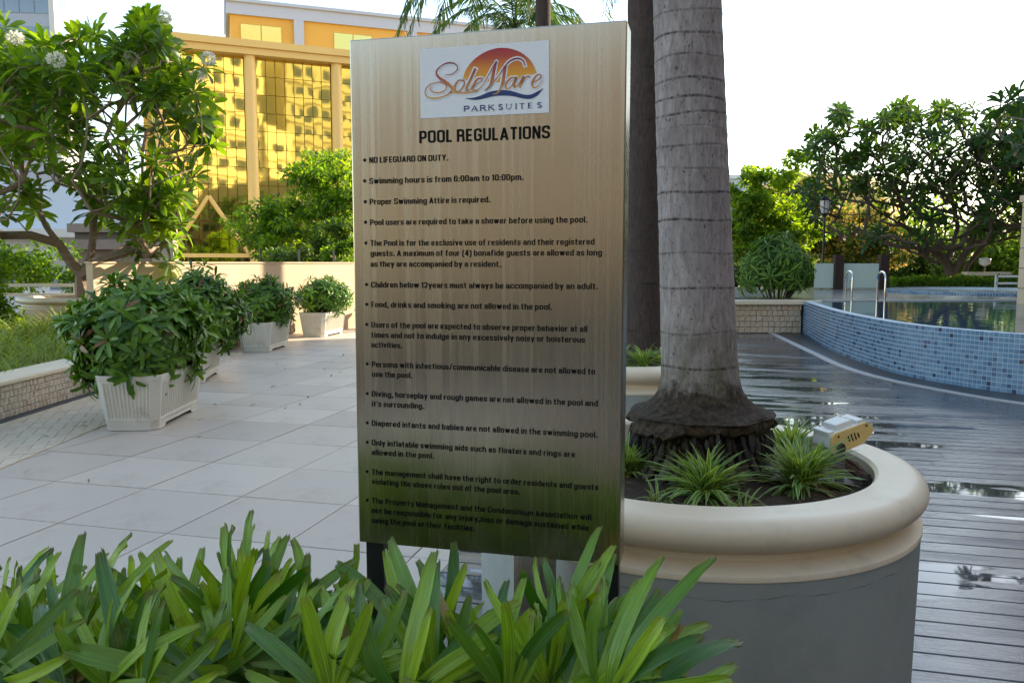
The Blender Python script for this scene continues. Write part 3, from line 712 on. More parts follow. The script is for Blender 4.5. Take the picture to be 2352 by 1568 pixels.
# ---- distant building right of the palm, gold dome
db = empty('distant_glass_building', at(1760, 600, 150), 0, label='distant pale bluegrey building on the skyline right of the big palm', cat='building')
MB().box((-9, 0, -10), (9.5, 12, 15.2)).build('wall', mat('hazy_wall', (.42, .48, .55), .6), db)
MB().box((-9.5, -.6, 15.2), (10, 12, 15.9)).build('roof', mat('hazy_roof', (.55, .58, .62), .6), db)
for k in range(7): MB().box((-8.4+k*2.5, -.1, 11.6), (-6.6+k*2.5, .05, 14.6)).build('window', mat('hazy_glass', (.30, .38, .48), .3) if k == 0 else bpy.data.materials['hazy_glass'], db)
gd = empty('ochre_building', at(1880, 600, 75), 0, label='ochre curved roof building behind the yellow flowering trees', cat='building')
MB().lathe([(7.2, -8), (7.2, 5.6), (6.4, 6.6), (4.5, 7.5), (2, 7.9), (.01, 8.0)], 40).build('dome', mat('sunlit_ochre', (.62, .42, .10), .5), gd, smooth=True)
# ---- the condominium blocks that shade the terrace (outside the frame; seen in the reflections)
def block(name, loc, rz, w, d, h, label, face, px=3.6, pz=3.2, ww=2.1, wh=1.5):
    e = empty(name, loc, rz, label=label, cat='building')
    MB().box((0, 0, 0), (w, d, h)).build('wall', M['condo'], e); mb = MB()
    n = int(w/px)
    for fl in range(int(h/pz)):
        for i in range(n):
            x = .9+i*px; z = 1.2+fl*pz
            mb.box((x, -.04, z), (x+ww, .02, z+wh))
    mb.build('window', M['condoglass'], e, kind='stuff')
    sb = MB()
    for fl in range(1, int(h/pz)): sb.box((0, -.35, fl*pz-.25), (w, .0, fl*pz+.05))
    sb.build('ledge', M['condo'], e, kind='stuff'); return e
M['condo'] = mat('beige_facade', (.20, .155, .105), .7, (.25, .195, .135), .2, .6); M['condo3'] = mat('pale_facade', (.60, .50, .34), .7, (.66, .56, .40), .2, .6); M['condoglass'] = mat('dark_window', (.03, .035, .04), .1)
block('condominium_tower', (18.6, 27.6, -6), -math.pi/2, 60, 14, 21.5, 'tall beige condominium tower beyond the right edge of the frame', 'W')
block('condominium_block', (26, -25, -.1), math.pi, 66, 10, 11.5, 'beige condominium block behind the camera', 'N')
M['condo2'] = mat('olive_facade', (.30, .27, .18), .7, (.36, .33, .22), .2, .6)
for nm, (x_, y_, w_, h_, mt), lb in (('apartment_tower', (42, -50, 40, 62, 'condo3'), 'tall beige apartment tower far behind the camera'), ('apartment_tower', (92, -50, 44, 57, 'condo2'), 'olive apartment tower far behind the camera to the right'), ('apartment_tower', (47.8, -49, 5.6, 38, 'condo3'), 'narrow lower apartment tower between two taller ones behind the camera')):
    keep_ = M['condo']; M['condo'] = M[mt]; block(nm, (x_, y_, -6), math.pi, w_, 12, h_, lb, 'N', 3.9, 4.5, 2.3, 2.3); M['condo'] = keep_
MB().box((-38, -16, -.2), (22, -15.01, 1.05)).build('plinth', mat('dark_plinth', (.05, .045, .04), .6), label='dark plinth wall in front of the condominium block behind the camera', cat='wall')

# ================================================================== ROUND PLANTERS
def round_planter(loc, ri=.67, ro=.79, rt=.846, h=.75, rw=.83, label='', soilz=.655, grey='grey_paint', group=None):
    e = empty('round_planter', loc, label=label, cat='planter', group=group)
    t = .052
    prof = [(ri, soilz-.03), (ri, h-.012), (ri+.012, h)]+[(ro-.01, h)]
    cz = h-t
    for k in range(0, 15): a = R(78-k*12.2); prof.append((rt-t*1.05+math.cos(a)*t*1.05, cz+math.sin(a)*t))
    prof += [(rt-.075, h-.112), (rt-.085, h-.125), (rt-.08, h-.14), (rt-.055, h-.152), (rt-.035, h-.158), (rw+.0, h-.166)]
    MB().lathe([(rw, h-.166), (rw+.001, h-.168), (rw, h-.185), (rw-.015, h-.185)], 96).build('fillet', M['cream'], e, smooth=True)
    MB().lathe(prof, 128).build('rim', M['cream_top'] if False else M['cream'], e, smooth=True)
    MB().lathe([(rw-.004, h-.182), (rw-.006, h-.3), (rw-.012, .0)], 128).build('drum', M[grey], e, smooth=True)
    if label.startswith('big'):            # hairline crack in the render, a thin sunk dark line following the drum
        rc = random.Random(5); pts = []; z = h-.245
        for i in range(70):
            t_ = R(-128+i*1.15); z += rc.uniform(-.0035, .0035)+(.0006 if i > 40 else 0); pts.append(((rw-.0052)*math.cos(t_), (rw-.0052)*math.sin(t_), z))
        MB().tube(pts, [.0009+.0005*math.sin(i*.7) for i in range(70)], 4).build('crack', mat('crack_dark', (.13, .135, .125), .9), e)
    # soil: lumpy disc
    vs = [(0, 0, soilz+.03)]; fs = []; nr, ns = 14, 64; rs = random.Random(9)
    for r_ in range(1, nr+1):
        for s_ in range(ns):
            a = 2*math.pi*s_/ns; rr = ri*r_/nr; vs.append((rr*math.cos(a), rr*math.sin(a), soilz+.03*(1-(r_/nr)**2)+rs.uniform(-.008, .008)))
    for s_ in range(ns): fs.append((0, 1+s_, 1+(s_+1) % ns))
    for r_ in range(nr-1):
        for s_ in range(ns): a = 1+r_*ns; fs.append((a+s_, a+ns+s_, a+ns+(s_+1) % ns, a+(s_+1) % ns))
    MB().add(vs, fs).build('soil', M['soil'], e, smooth=True)
    return e
PC = (.70, 3.09); rp1 = round_planter((PC[0], PC[1], 0), label='big round cream rimmed grey planter holding the nearest palm trunk')
rp2 = round_planter((.90, 6.45, 0), label='round cream rimmed planter behind the sign around the dark palm')
tp = at(192, 700, 14.3); rp3 = round_planter((tp.x, 14.3, .12), ri=.86, ro=.98, rt=1.04, h=.80, rw=1.0, soilz=.74, grey='wall', label='cream round planter under the left frangipani tree')

# ================================================================== PALM TRUNKS
def palm_trunk_mesh(h0, h1, rfun, rings, c_top, parent, mat_, name='trunk', seg=56, dz=.006, ddz=.05, flutes=0):
    zs = []; z = h0
    while z < h1: zs.append(z); z += dz if z < 3.2 else ddz
    zs.append(h1); vs = []; ti = []
    rs = np.random.default_rng(4)
    tiltr = {r: (rs.uniform(-.010, .010), rs.uniform(0, 6.28), rs.uniform(.5, 1)) for r in rings}
    for z in zs:
        f = (z-h0)/(h1-h0)
        for s_ in range(seg):
            a = 2*math.pi*s_/seg; r = rfun(z); sc = 0
            for q in rings:
                tq = tiltr[q]; zz = q+tq[0]*math.cos(a-tq[1])+.003*math.sin(3*a+q*9); d = z-zz
                if abs(d) < .05:
                    r += .0035*math.exp(-(abs(d)/.018)**1.5)*(1 if d < 0 else .5); g = math.exp(-(d/.006)**2)*tq[2]
                    if g > sc: sc = g
                    r -= .002*g
            r *= 1+.010*math.sin(3*a+z*1.7)+.006*math.sin(7*a-z*3)+(.03*math.sin(5*a+2)+.02*math.sin(9*a))*math.exp(-max(0, z-h0)/.05); vs.append((r*math.cos(a)+c_top[0]*f, r*math.sin(a)+c_top[1]*f, z)); ti.append(sc)
    n = len(zs); idx = np.arange(n*seg).reshape(n, seg); f = np.stack([idx[:-1], np.roll(idx[:-1], -1, 1), np.roll(idx[1:], -1, 1), idx[1:]], -1).reshape(-1, 4)
    me = mesh_np(name, np.array(vs), f, mat_, ti); return link(name, me, parent)
def trunk_material(name, c1, c2, moss_z, dark=1.0):
    m = bpy.data.materials.new(name); m.use_nodes = True; N = m.node_tree.nodes; L = m.node_tree.links; p = N['Principled BSDF']; p.inputs['Roughness'].default_value = .85; p.inputs['Specular IOR Level'].default_value = .2
    tc = N.new('ShaderNodeTexCoord')
    def noise(scale, st, det=6, rough=.65):
        q = N.new('ShaderNodeMapping'); q.inputs['Scale'].default_value = st; L.new(tc.outputs['Object'], q.inputs[0]); n = N.new('ShaderNodeTexNoise'); n.inputs['Scale'].default_value = scale; n.inputs['Detail'].default_value = det; n.inputs['Roughness'].default_value = rough; L.new(q.outputs[0], n.inputs['Vector']); return n.outputs[0]
    def mr(x, a, b, c=0, d=1):
        r = N.new('ShaderNodeMapRange'); r.inputs[1].default_value = a; r.inputs[2].default_value = b; r.inputs[3].default_value = c; r.inputs[4].default_value = d; L.new(x, r.inputs[0]); return r.outputs[0]
    def mix(f, a, b):
        x = N.new('ShaderNodeMix'); x.data_type = 'RGBA'; L.new(f, x.inputs[0])
        for i, q in ((6, a), (7, b)):
            if isinstance(q, tuple): x.inputs[i].default_value = (*q, 1)
            else: L.new(q, x.inputs[i])
        return x.outputs[2]
    def mul(a, b):
        x = N.new('ShaderNodeMath'); x.operation = 'MULTIPLY'; L.new(a, x.inputs[0])
        if isinstance(b, float): x.inputs[1].default_value = b
        else: L.new(b, x.inputs[1])
        return x.outputs[0]
    fine = noise(38, (1.6, 1.6, .35)); big = noise(5, (1, 1, .6), 4); pits = noise(70, (1, 1, .7), 3)
    c = mix(mr(fine, .3, .7), c1, c2); c = mix(mr(big, .45, .75, 0, .5), c, tuple(q*.62 for q in c1))
    c = mix(mr(pits, .62, .67, 0, .8), c, (.05, .035, .03)); c = mix(mr(noise(120, (1, 1, .25), 2), .55, .75, 0, .55), c, (.10, .08, .075))
    at_ = N.new('ShaderNodeAttribute'); at_.attribute_name = 'tint'
    c = mix(mul(mr(at_.outputs['Fac'], .25, .8), mr(noise(55, (1, 1, .3), 3), .36, .60, .20, 1.0)), c, (.035, .025, .022))
    sp = N.new('ShaderNodeSeparateXYZ'); L.new(tc.outputs['Object'], sp.inputs[0])
    if moss_z:
        mz = mr(sp.outputs[2], moss_z+.30, moss_z, 0, 1); mf = mul(mz, mr(noise(9, (1, 1, .5), 5), .36, .6)); c = mix(mf, c, (.07, .075, .02))
        dz_ = mr(sp.outputs[2], moss_z+.10, moss_z-.03, 0, 1); x = N.new('ShaderNodeMath'); x.operation = 'ADD'; L.new(dz_, x.inputs[0]); L.new(mr(noise(16, (1, 1, 1), 5), .3, .7, -.35, .35), x.inputs[1])
        cl = mr(x.outputs[0], .25, .75); c = mix(cl, c, mix(mr(noise(45, (1, 1, 1)), .4, .65), (.022, .015, .011), (.075, .055, .035)))
    L.new(c, p.inputs['Base Color'])
    b = N.new('ShaderNodeBump'); b.inputs['Strength'].default_value = .6; b.inputs['Distance'].default_value = .006; L.new(fine, b.inputs['Height']); L.new(b.outputs[0], p.inputs['Normal']); return m
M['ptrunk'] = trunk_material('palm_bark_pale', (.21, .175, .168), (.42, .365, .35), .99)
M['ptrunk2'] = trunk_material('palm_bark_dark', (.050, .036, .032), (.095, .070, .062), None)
cx_ = at(1612, 800, 3.12); PX = cx_.x; PY = 3.12
def rfun1(z):
    zz = max(z, .86); r = .126+.024*max(0, min(1, (2.4-z)/1.5))
    r += .132*math.exp(-max(0, z-.915)/.042)
    return r
palm = empty('palm_tree', (PX, PY, 0), label='nearest palm with pale ringed trunk flaring over black roots in the big round planter', cat='palm tree')
rv = [-30, 40, 91, 143, 195, 237, 269, 306, 343, 390, 447, 508, 582, 657, 760, 840]
rings = [at(1600, v, PY).z for v in rv]+[3.1, 3.35, 3.6, 3.9, 4.2, 4.5, 4.8, 5.1, 5.4]
ttop = at(1587, 0, PY)
slope = (ttop.x-PX)/(ttop.z-1.17)
H1 = 6.6
palm_trunk_mesh(.915, H1, rfun1, rings, ((H1-.9)*slope, 0), palm, M['ptrunk'])
# flared skirt lip with ragged edge
rs = random.Random(12); seg = 110; mb = MB(); vs = []
lip = [.045*math.sin(2*i/seg*6.283+.4)+.024*math.sin(5*i/seg*6.283+1)+.016*math.sin(11*i/seg*6.283)+rs.uniform(-.014, .014) for i in range(seg)]
for lev, (r, z) in enumerate([(.262, .922), (.280, .903), (.285, .892), (.272, .882), (.245, .876), (.20, .88)]):
    for i in range(seg):
        a = 6.2832*i/seg; w = min(1, lev/2); vs.append(((r+lip[i]*.55*w)*math.cos(a), (r+lip[i]*.55*w)*math.sin(a), z-abs(lip[i])*.55*w))
fs = [(l*seg+i, l*seg+(i+1) % seg, (l+1)*seg+(i+1) % seg, (l+1)*seg+i) for l in range(5) for i in range(seg)]
mb.add(vs, fs).build('root_skirt', M['ptrunk'], palm, smooth=True)
M['root'] = mat('root_black', (.012, .010, .009), .8, (.045, .035, .028), 30, .5, bump=.5, bscale=80)
M['root2'] = mat('root_grey', (.05, .04, .033), .85, (.19, .16, .14), 24, .5, bump=.6, bscale=60, stretch=(1, 1, .3))
mb = MB()
for i in range(420):
    a = rs.uniform(0, 6.283); r0 = rs.uniform(.17, .275); z0 = rs.uniform(.80, .885); l = rs.uniform(.03, .07); k = rs.uniform(.006, .011)
    p = Vector((r0*math.cos(a), r0*math.sin(a), z0)); d = Vector((math.cos(a)*.25, math.sin(a)*.25, -1))
    mb.tube([p, p+d*l*.5, p+d*l*.85, p+d*l], [k*.7, k, k*.9, k*.3], 6)
mb.build('root_tips', M['root'], palm, smooth=True, kind='stuff')
mb = MB().lathe([(.22, .895), (.20, .83), (.165, .78), (.17, .70), (.20, .64)], 40).build('root_core', M['root'], palm, smooth=True)
for i in range(34):
    a = i/34*6.283+rs.uniform(-.06, .06); r0 = rs.uniform(.15, .20); r1 = rs.uniform(.21, .275); k = rs.uniform(.010, .020)
    MB().tube([(r0*math.cos(a), r0*math.sin(a), .82), ((r0+r1)/2*math.cos(a+.05), (r0+r1)/2*math.sin(a+.05), .77), (r1*math.cos(a+.02), r1*math.sin(a+.02), .70), ((r1+.03)*math.cos(a), (r1+.03)*math.sin(a), .68)], [k*.8, k, k*1.05, k*1.2], 7).build('root', M['root2'], palm, smooth=True)
# fronds
def frond_mesh(length, nl, ll, droop, seed, name='frond', material='palmL', updown=.6):
    rng = np.random.default_rng(seed); P = []; D = []; U = []; SC = []
    def curve(t): return np.array([0, length*t*(1-.12*t), droop[0]*t*length-droop[1]*t*t*length])
    for i in range(nl):
        t = .12+.88*i/nl; c = curve(t); dt = curve(t+.01)-c; dt /= np.linalg.norm(dt)
        for s in (-1, 1):
            d = np.array([s*1.0, 0, 0])*(1-.4*t)+dt*(.45+.5*t)+np.array([0, 0, rng.uniform(-.9, .25)])*updown; P.append(c); D.append(d); U.append(np.array([0, 0, 1.])+rng.normal(size=3)*.3)
            SC.append(ll*math.sin(math.pi*min(1, .18+t*.75))**.7*rng.uniform(.85, 1.1))
    P = np.array(P); F = frames(np.array(D), np.array(U)); T = T_PIN; tv, tf, tu = T; k = len(tv); n = len(P)
    v = ((tv*np.array([1.25, 1, 1]))[None]*np.array(SC)[:, None, None])@F+P[:, None, :]; v = v.reshape(-1, 3); f = (tf[None]+(np.arange(n)*k)[:, None, None]).reshape(-1, 4)
    pts = [curve(t) for t in np.linspace(0, 1, 12)]; mb = MB().tube(pts, list(np.linspace(.022, .004, 12)*length/2.5), 5, cap=False)
    rv_ = np.array(mb.v); rf = np.array(mb.f)+len(v)
    return mesh_np(name, np.vstack([v, rv_]), np.vstack([f, rf]), M[material], np.concatenate([np.repeat(rng.random(n)*.6, k), np.full(len(rv_), .8)]), True)
FR = [frond_mesh(2.6, 58, .55, (.75, 1.25), 1), frond_mesh(2.8, 60, .6, (.45, 1.15), 2), frond_mesh(2.4, 54, .55, (1.1, 1.3), 3)]
def palm_crown(parent, z, off, n, seed, sc=1.0, el=(-10, 65)):
    rs = random.Random(seed); MB().tube([(off[0], off[1], z-.3), (off[0], off[1], z+.5)], [.13*sc, .05*sc], 14).build('crown_shaft', M['stem'], parent, smooth=True)
    for i in range(n):
        o = link('frond', FR[i % 3], parent); o.location = (off[0], off[1], z+.35); o.rotation_euler = (R(rs.uniform(*el)), 0, i*2.4+rs.uniform(-.3, .3)); o.scale = (sc,)*3
palm_crown(palm, H1, ((H1-.9)*slope, 0), 12, 2, .9, (0, 60))
p2 = empty('palm_tree', (1.07, 6.5, 0), label='dark trunked palm in the round planter just behind the sign', cat='palm tree')
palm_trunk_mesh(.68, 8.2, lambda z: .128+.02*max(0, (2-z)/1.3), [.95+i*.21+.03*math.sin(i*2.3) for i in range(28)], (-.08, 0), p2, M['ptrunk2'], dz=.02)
palm_crown(p2, 8.2, (-.08, 0), 12, 3, 1.0, (0, 60))
bx_ = at(1248, 40, 16.5); p3 = empty('palm_tree', (bx_.x, 16.5, 0), label='ringed palm trunk rising above the top edge of the sign', cat='palm tree')
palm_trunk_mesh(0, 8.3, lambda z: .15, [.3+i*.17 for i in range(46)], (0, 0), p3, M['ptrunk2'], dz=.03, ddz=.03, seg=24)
palm_crown(p3, 8.25, (0, 0), 17, 5, 1.28, (-28, 60))
FL = [frond_mesh(3.5, 70, .75, (.40, 1.22), 11, updown=1.0), frond_mesh(3.3, 70, .7, (.55, 1.3), 12, updown=1.0)]
for k_, (rz_, m_) in enumerate(((92, 0), (78, 1), (108, 1), (-85, 1), (-100, 0), (175, 1))):
    o = link('frond', FL[m_], p3); o.location = (0, 0, 8.55); o.rotation_euler = (0, 0, R(rz_))
bx_ = at(1181, 40, 25); p4 = empty('palm_tree', (bx_.x, 25, 0), label='smaller farther palm whose crown shows over the middle of the sign', cat='palm tree')
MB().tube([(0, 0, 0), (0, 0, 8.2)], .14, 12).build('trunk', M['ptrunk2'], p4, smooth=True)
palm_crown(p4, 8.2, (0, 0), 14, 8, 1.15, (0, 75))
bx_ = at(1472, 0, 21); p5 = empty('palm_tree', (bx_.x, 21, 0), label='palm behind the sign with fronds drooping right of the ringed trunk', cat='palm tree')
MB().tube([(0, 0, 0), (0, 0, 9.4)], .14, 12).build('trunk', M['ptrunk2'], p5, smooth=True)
palm_crown(p5, 9.3, (0, 0), 14, 9, 1.2, (-25, 60))

# ================================================================== SIGN
YL, YR = 1.95, 1.79
A_ = at(812, 600, YL); B_ = at(1433, 600, YR)
sdir = Vector((B_.x-A_.x, B_.y-A_.y, 0)); SW = sdir.length; sdir.normalize(); snor = Vector((sdir.y, -sdir.x, 0))      # towards the camera
O_ = Vector((A_.x, A_.y, 0)); srz = math.atan2(sdir.y, sdir.x)
def on_sign(u, v):
    d = ray(u, v); o = Vector((0, 0, 1.5)); t = (O_-o).dot(snor)/d.dot(snor); p = o+d*t
    return ((p-O_).dot(sdir), p.z)
ztop_s = (on_sign(806, 95)[1]+on_sign(1440, 43)[1])/2; zbot_s = (on_sign(818, 1240)[1]+on_sign(1425, 1302)[1])/2
print('SIGN', SW, ztop_s, zbot_s, on_sign(806, 95), on_sign(1440, 43), on_sign(818, 1240), on_sign(1425, 1302))
def steel_brushed():
    m = bpy.data.materials.new('brushed_steel'); m.use_nodes = True; N = m.node_tree.nodes; L = m.node_tree.links; p = N['Principled BSDF']
    p.inputs['Metallic'].default_value = 1; p.inputs['Roughness'].default_value = .24; p.inputs['Anisotropic'].default_value = .6
    tc = N.new('ShaderNodeTexCoord'); mp = N.new('ShaderNodeMapping'); mp.inputs['Scale'].default_value = (60, 1, .35); L.new(tc.outputs['Object'], mp.inputs[0])
    n = N.new('ShaderNodeTexNoise'); n.inputs['Scale'].default_value = 1; n.inputs['Detail'].default_value = 6; n.inputs['Roughness'].default_value = .7; L.new(mp.outputs[0], n.inputs['Vector'])
    mp2 = N.new('ShaderNodeMapping'); mp2.inputs['Scale'].default_value = (420, 1, 1.2); L.new(tc.outputs['Object'], mp2.inputs[0])
    n2 = N.new('ShaderNodeTexNoise'); n2.inputs['Scale'].default_value = 1; n2.inputs['Detail'].default_value = 3; L.new(mp2.outputs[0], n2.inputs['Vector'])
    r = N.new('ShaderNodeMapRange'); r.inputs[1].default_value = .3; r.inputs[2].default_value = .7; r.inputs[3].default_value = .20; r.inputs[4].default_value = .32; L.new(n.outputs[0], r.inputs[0]); L.new(r.outputs[0], p.inputs['Roughness'])
    c = N.new('ShaderNodeValToRGB'); c.color_ramp.elements[0].position = .3; c.color_ramp.elements[1].position = .7; c.color_ramp.elements[0].color = (.46, .42, .335, 1); c.color_ramp.elements[1].color = (.56, .515, .42, 1)
    mx = N.new('ShaderNodeMath'); mx.operation = 'ADD'; h = N.new('ShaderNodeMath'); h.operation = 'MULTIPLY'; h.inputs[1].default_value = .5; L.new(n.outputs[0], mx.inputs[0]); L.new(n2.outputs[0], mx.inputs[1]); L.new(mx.outputs[0], h.inputs[0]); L.new(h.outputs[0], c.inputs[0])
    L.new(c.outputs[0], p.inputs['Base Color'])
    b = N.new('ShaderNodeBump'); b.inputs['Strength'].default_value = .07; b.inputs['Distance'].default_value = .0015; L.new(h.outputs[0], b.inputs['Height']); L.new(b.outputs[0], p.inputs['Normal']); return m
M['steel'] = steel_brushed()
sign = empty('pool_rules_sign', (O_.x, O_.y, 0), srz, label='tall brushed steel pool regulations sign with black lettering and sunset logo', cat='sign')
TH_ = .085
bevel(MB().box((0, 0, zbot_s), (SW, TH_, ztop_s)).build('panel', M['steel'], sign), .003, 2)
for x in (.006, SW-.054): MB().box((x, .03, 0), (x+.048, .03+.03, zbot_s)).build('leg', M['steel_dark'], sign)
# lettering: a condensed bold alphabet drawn as strokes (centre lines; cap height 1)
def rpath(pts, r, seg=5):
    """polyline with its inner corners rounded"""
    out = [np.array(pts[0], float)]
    for i in range(1, len(pts)-1):
        p = np.array(pts[i], float); a = np.array(pts[i-1], float); b = np.array(pts[i+1], float); la = np.linalg.norm(a-p); lb = np.linalg.norm(b-p); q = min(r, la/2.001, lb/2.001)
        s0 = p+(a-p)/la*q; s1 = p+(b-p)/lb*q
        for k in range(seg+1): t = k/seg; out.append(s0*(1-t)**2+2*p*t*(1-t)+s1*t*t)
    out.append(np.array(pts[-1], float)); return out
X, C_, B_0 = .66, .915, .085
def ring(x0, y0, x1, y1): m = (x0+x1)/2; return ('r', [(m, y1), (x1, y1), (x1, y0), (x0, y0), (x0, y1), (m, y1)])
def l_(*p): return ('l', list(p))
def r_(*p): return ('r', list(p))
AL = {
 'a': (.35, [r_((.02,.50),(.02,X),(.35,X),(.35,0)), r_((.35,.40),(0,.40),(0,B_0),(.35,B_0))]), 'b': (.36, [l_((0,0),(0,1)), r_((0,X),(.36,X),(.36,B_0),(0,B_0))]),
 'c': (.34, [r_((.34,.50),(.34,X),(0,X),(0,B_0),(.34,B_0),(.34,.26))]), 'd': (.36, [l_((.36,0),(.36,1)), r_((.36,X),(0,X),(0,B_0),(.36,B_0))]),
 'e': (.35, [r_((0,.37),(.35,.37),(.35,X),(0,X),(0,B_0),(.34,B_0),(.34,.23))]), 'f': (.24, [r_((.08,0),(.08,C_),(.26,C_)), l_((-.04,X),(.26,X))]),
 'g': (.36, [r_((.36,X),(0,X),(0,B_0),(.36,B_0)), r_((.36,.74),(.36,-.17),(0,-.17),(0,-.04))]), 'h': (.36, [l_((0,0),(0,1)), r_((0,X),(.36,X),(.36,0))]),
 'i': (0, [l_((0,0),(0,.74)), l_((0,.85),(0,1))]), 'j': (.06, [r_((.06,.74),(.06,-.17),(-.08,-.17)), l_((.06,.85),(.06,1))]), 'k': (.36, [l_((0,0),(0,1)), l_((.02,.26),(.34,.74)), l_((.12,.42),(.37,0))]),
 'l': (0, [l_((0,0),(0,1))]), 'm': (.62, [l_((0,0),(0,.74)), r_((0,X),(.31,X),(.31,0)), r_((.31,X),(.62,X),(.62,0))]), 'n': (.36, [l_((0,0),(0,.74)), r_((0,X),(.36,X),(.36,0))]),
 'o': (.37, [ring(0,B_0,.37,X)]), 'p': (.36, [l_((0,-.25),(0,.74)), r_((0,X),(.36,X),(.36,B_0),(0,B_0))]), 'q': (.36, [l_((.36,-.25),(.36,.74)), r_((.36,X),(0,X),(0,B_0),(.36,B_0))]),
 'r': (.22, [l_((0,0),(0,.74)), r_((0,.5),(0,X),(.25,X))]), 's': (.33, [r_((.33,.53),(.33,X),(0,X),(0,.39),(.33,.35),(.33,B_0),(0,B_0),(0,.22))]), 't': (.22, [r_((.07,.93),(.07,B_0),(.26,B_0)), l_((-.05,X),(.26,X))]),
 'u': (.36, [r_((0,.74),(0,B_0),(.36,B_0)), l_((.36,0),(.36,.74))]), 'v': (.38, [l_((0,.74),(.19,.04)), l_((.19,.04),(.38,.74))]), 'w': (.60, [l_((0,.74),(.15,.04)), l_((.15,.04),(.30,.72)), l_((.30,.72),(.45,.04)), l_((.45,.04),(.60,.74))]),
 'x': (.38, [l_((0,0),(.38,.74)), l_((0,.74),(.38,0))]), 'y': (.38, [l_((0,.74),(.19,.06)), l_((.38,.74),(.10,-.25))]), 'z': (.32, [l_((0,X),(.32,X)), l_((.32,X),(0,B_0)), l_((0,B_0),(.32,B_0))]),
 'A': (.48, [l_((0,0),(.24,.96)), l_((.24,.96),(.48,0)), l_((.08,.27),(.40,.27))]), 'C': (.42, [r_((.42,.68),(.42,C_),(0,C_),(0,B_0),(.42,B_0),(.42,.34))]), 'D': (.42, [l_((0,0),(0,1)), r_((0,C_),(.42,C_),(.42,B_0),(0,B_0))]),
 'E': (.34, [l_((0,0),(0,1)), l_((0,C_),(.36,C_)), l_((0,.5),(.33,.5)), l_((0,B_0),(.36,B_0))]), 'F': (.32, [l_((0,0),(0,1)), l_((0,C_),(.36,C_)), l_((0,.48),(.32,.48))]),
 'G': (.42, [r_((.42,.68),(.42,C_),(0,C_),(0,B_0),(.42,B_0),(.42,.46)), l_((.22,.48),(.5,.48))]), 'I': (0, [l_((0,0),(0,1))]), 'L': (.30, [l_((0,0),(0,1)), l_((0,B_0),(.34,B_0))]), 'M': (.56, [l_((0,0),(0,1)), l_((.56,0),(.56,1)), l_((.03,.95),(.28,.06)), l_((.28,.06),(.53,.95))]),
 'N': (.42, [l_((0,0),(0,1)), l_((.42,0),(.42,1)), l_((.02,.96),(.40,.04))]), 'O': (.44, [ring(0,B_0,.44,C_)]), 'P': (.40, [l_((0,0),(0,1)), r_((0,C_),(.40,C_),(.40,.42),(0,.42))]), 'R': (.42, [l_((0,0),(0,1)), r_((0,C_),(.40,C_),(.40,.48),(0,.48)), r_((.2,.48),(.40,.44),(.43,0))]),
 'S': (.42, [r_((.42,.70),(.42,C_),(0,C_),(0,.54),(.42,.46),(.42,B_0),(0,B_0),(0,.30))]), 'T': (.40, [l_((.20,0),(.20,1)), l_((-.05,C_),(.45,C_))]), 'U': (.42, [r_((0,1),(0,B_0),(.42,B_0),(.42,1))]), 'Y': (.44, [l_((0,1),(.22,.42)), l_((.44,1),(.22,.42)), l_((.22,.46),(.22,0))]),
 '0': (.38, [ring(0,B_0,.38,C_)]), '1': (.16, [l_((.14,0),(.14,1)), l_((-.05,.80),(.14,.86))]), '2': (.38, [r_((0,.66),(0,C_),(.37,C_),(.37,.52),(.02,.12)), l_((-.06,B_0),(.44,B_0))]), '4': (.40, [l_((.30,0),(.30,1)), l_((.28,.96),(-.02,.30)), l_((-.06,.27),(.46,.27))]),
 '6': (.38, [r_((.37,.70),(.37,C_),(0,C_),(0,B_0),(.38,B_0),(.38,.56),(.03,.56))]), '.': (.05, [l_((0,0),(0,.19)), l_((.05,0),(.05,.19))]), ',': (.04, [l_((0,.19),(0,0)), l_((.04,0),(.04,.19)), l_((.04,.04),(-.03,-.15))]), ':': (.03, [l_((0,0),(0,.18)), l_((.03,0),(.03,.18)), l_((0,.48),(0,.66)), l_((.03,.48),(.03,.66))]),
 '(': (.14, [r_((.18,1),(.0,.80),(.0,.0),(.18,-.20))]), ')': (.14, [r_((-.04,1),(.14,.80),(.14,.0),(-.04,-.20))]), '/': (.30, [l_((0,0),(.30,1))]), "'": (0, [l_((0,1),(0,.70))]), ' ': (.06, [])}
def put_text(s_, uL, uR, vL, caph, m='black', wt=.185, name='lettering', lift=.0009, gap=.095):
    """baseline starts at photo point (uL,vL); runs level along the panel to uR"""
    x0, z0 = on_sign(uL, vL); lo, hi = vL-80, vL+110
    for _ in range(30):
        mid = (lo+hi)/2
        if on_sign(uR, mid)[1] > z0: lo = mid
        else: hi = mid
    x1 = on_sign(uR, mid)[0]; x = wt/2; V = []; Fc = []
    for ch in s_:
        w, sts = AL[ch]
        for kind, pts in sts:
            sp = rpath(pts, .16) if kind == 'r' else [np.array(p, float) for p in pts]; n = len(sp); b = len(V)
            for i, p in enumerate(sp):
                d0 = p-sp[i-1] if i else sp[1]-p; d1 = sp[i+1]-p if i < n-1 else p-sp[i-1]
                d0 = d0/(np.linalg.norm(d0) or 1); d1 = d1/(np.linalg.norm(d1) or 1); d = d0+d1; d = d/(np.linalg.norm(d) or 1)
                ww = wt/2*(.90 if abs(d[0]) > .8 else 1)
                for sg in (1, -1): V.append((x+p[0]-d[1]*ww*sg, p[1]+d[0]*ww*sg))
            Fc += [(b+2*i, b+2*i+1, b+2*i+3, b+2*i+2) for i in range(n-1)]
        x += w+wt+gap if ch != ' ' else .26
    tot = x-wt/2-gap; xs = (x1-x0)/tot; mb = MB().add([(x0+a*xs, -lift, z0+b*caph) for a, b in V], Fc); return mb.build(name, M[m], sign)
put_text('POOL REGULATIONS', 963.3, 1263.3, 329.5, .0285)
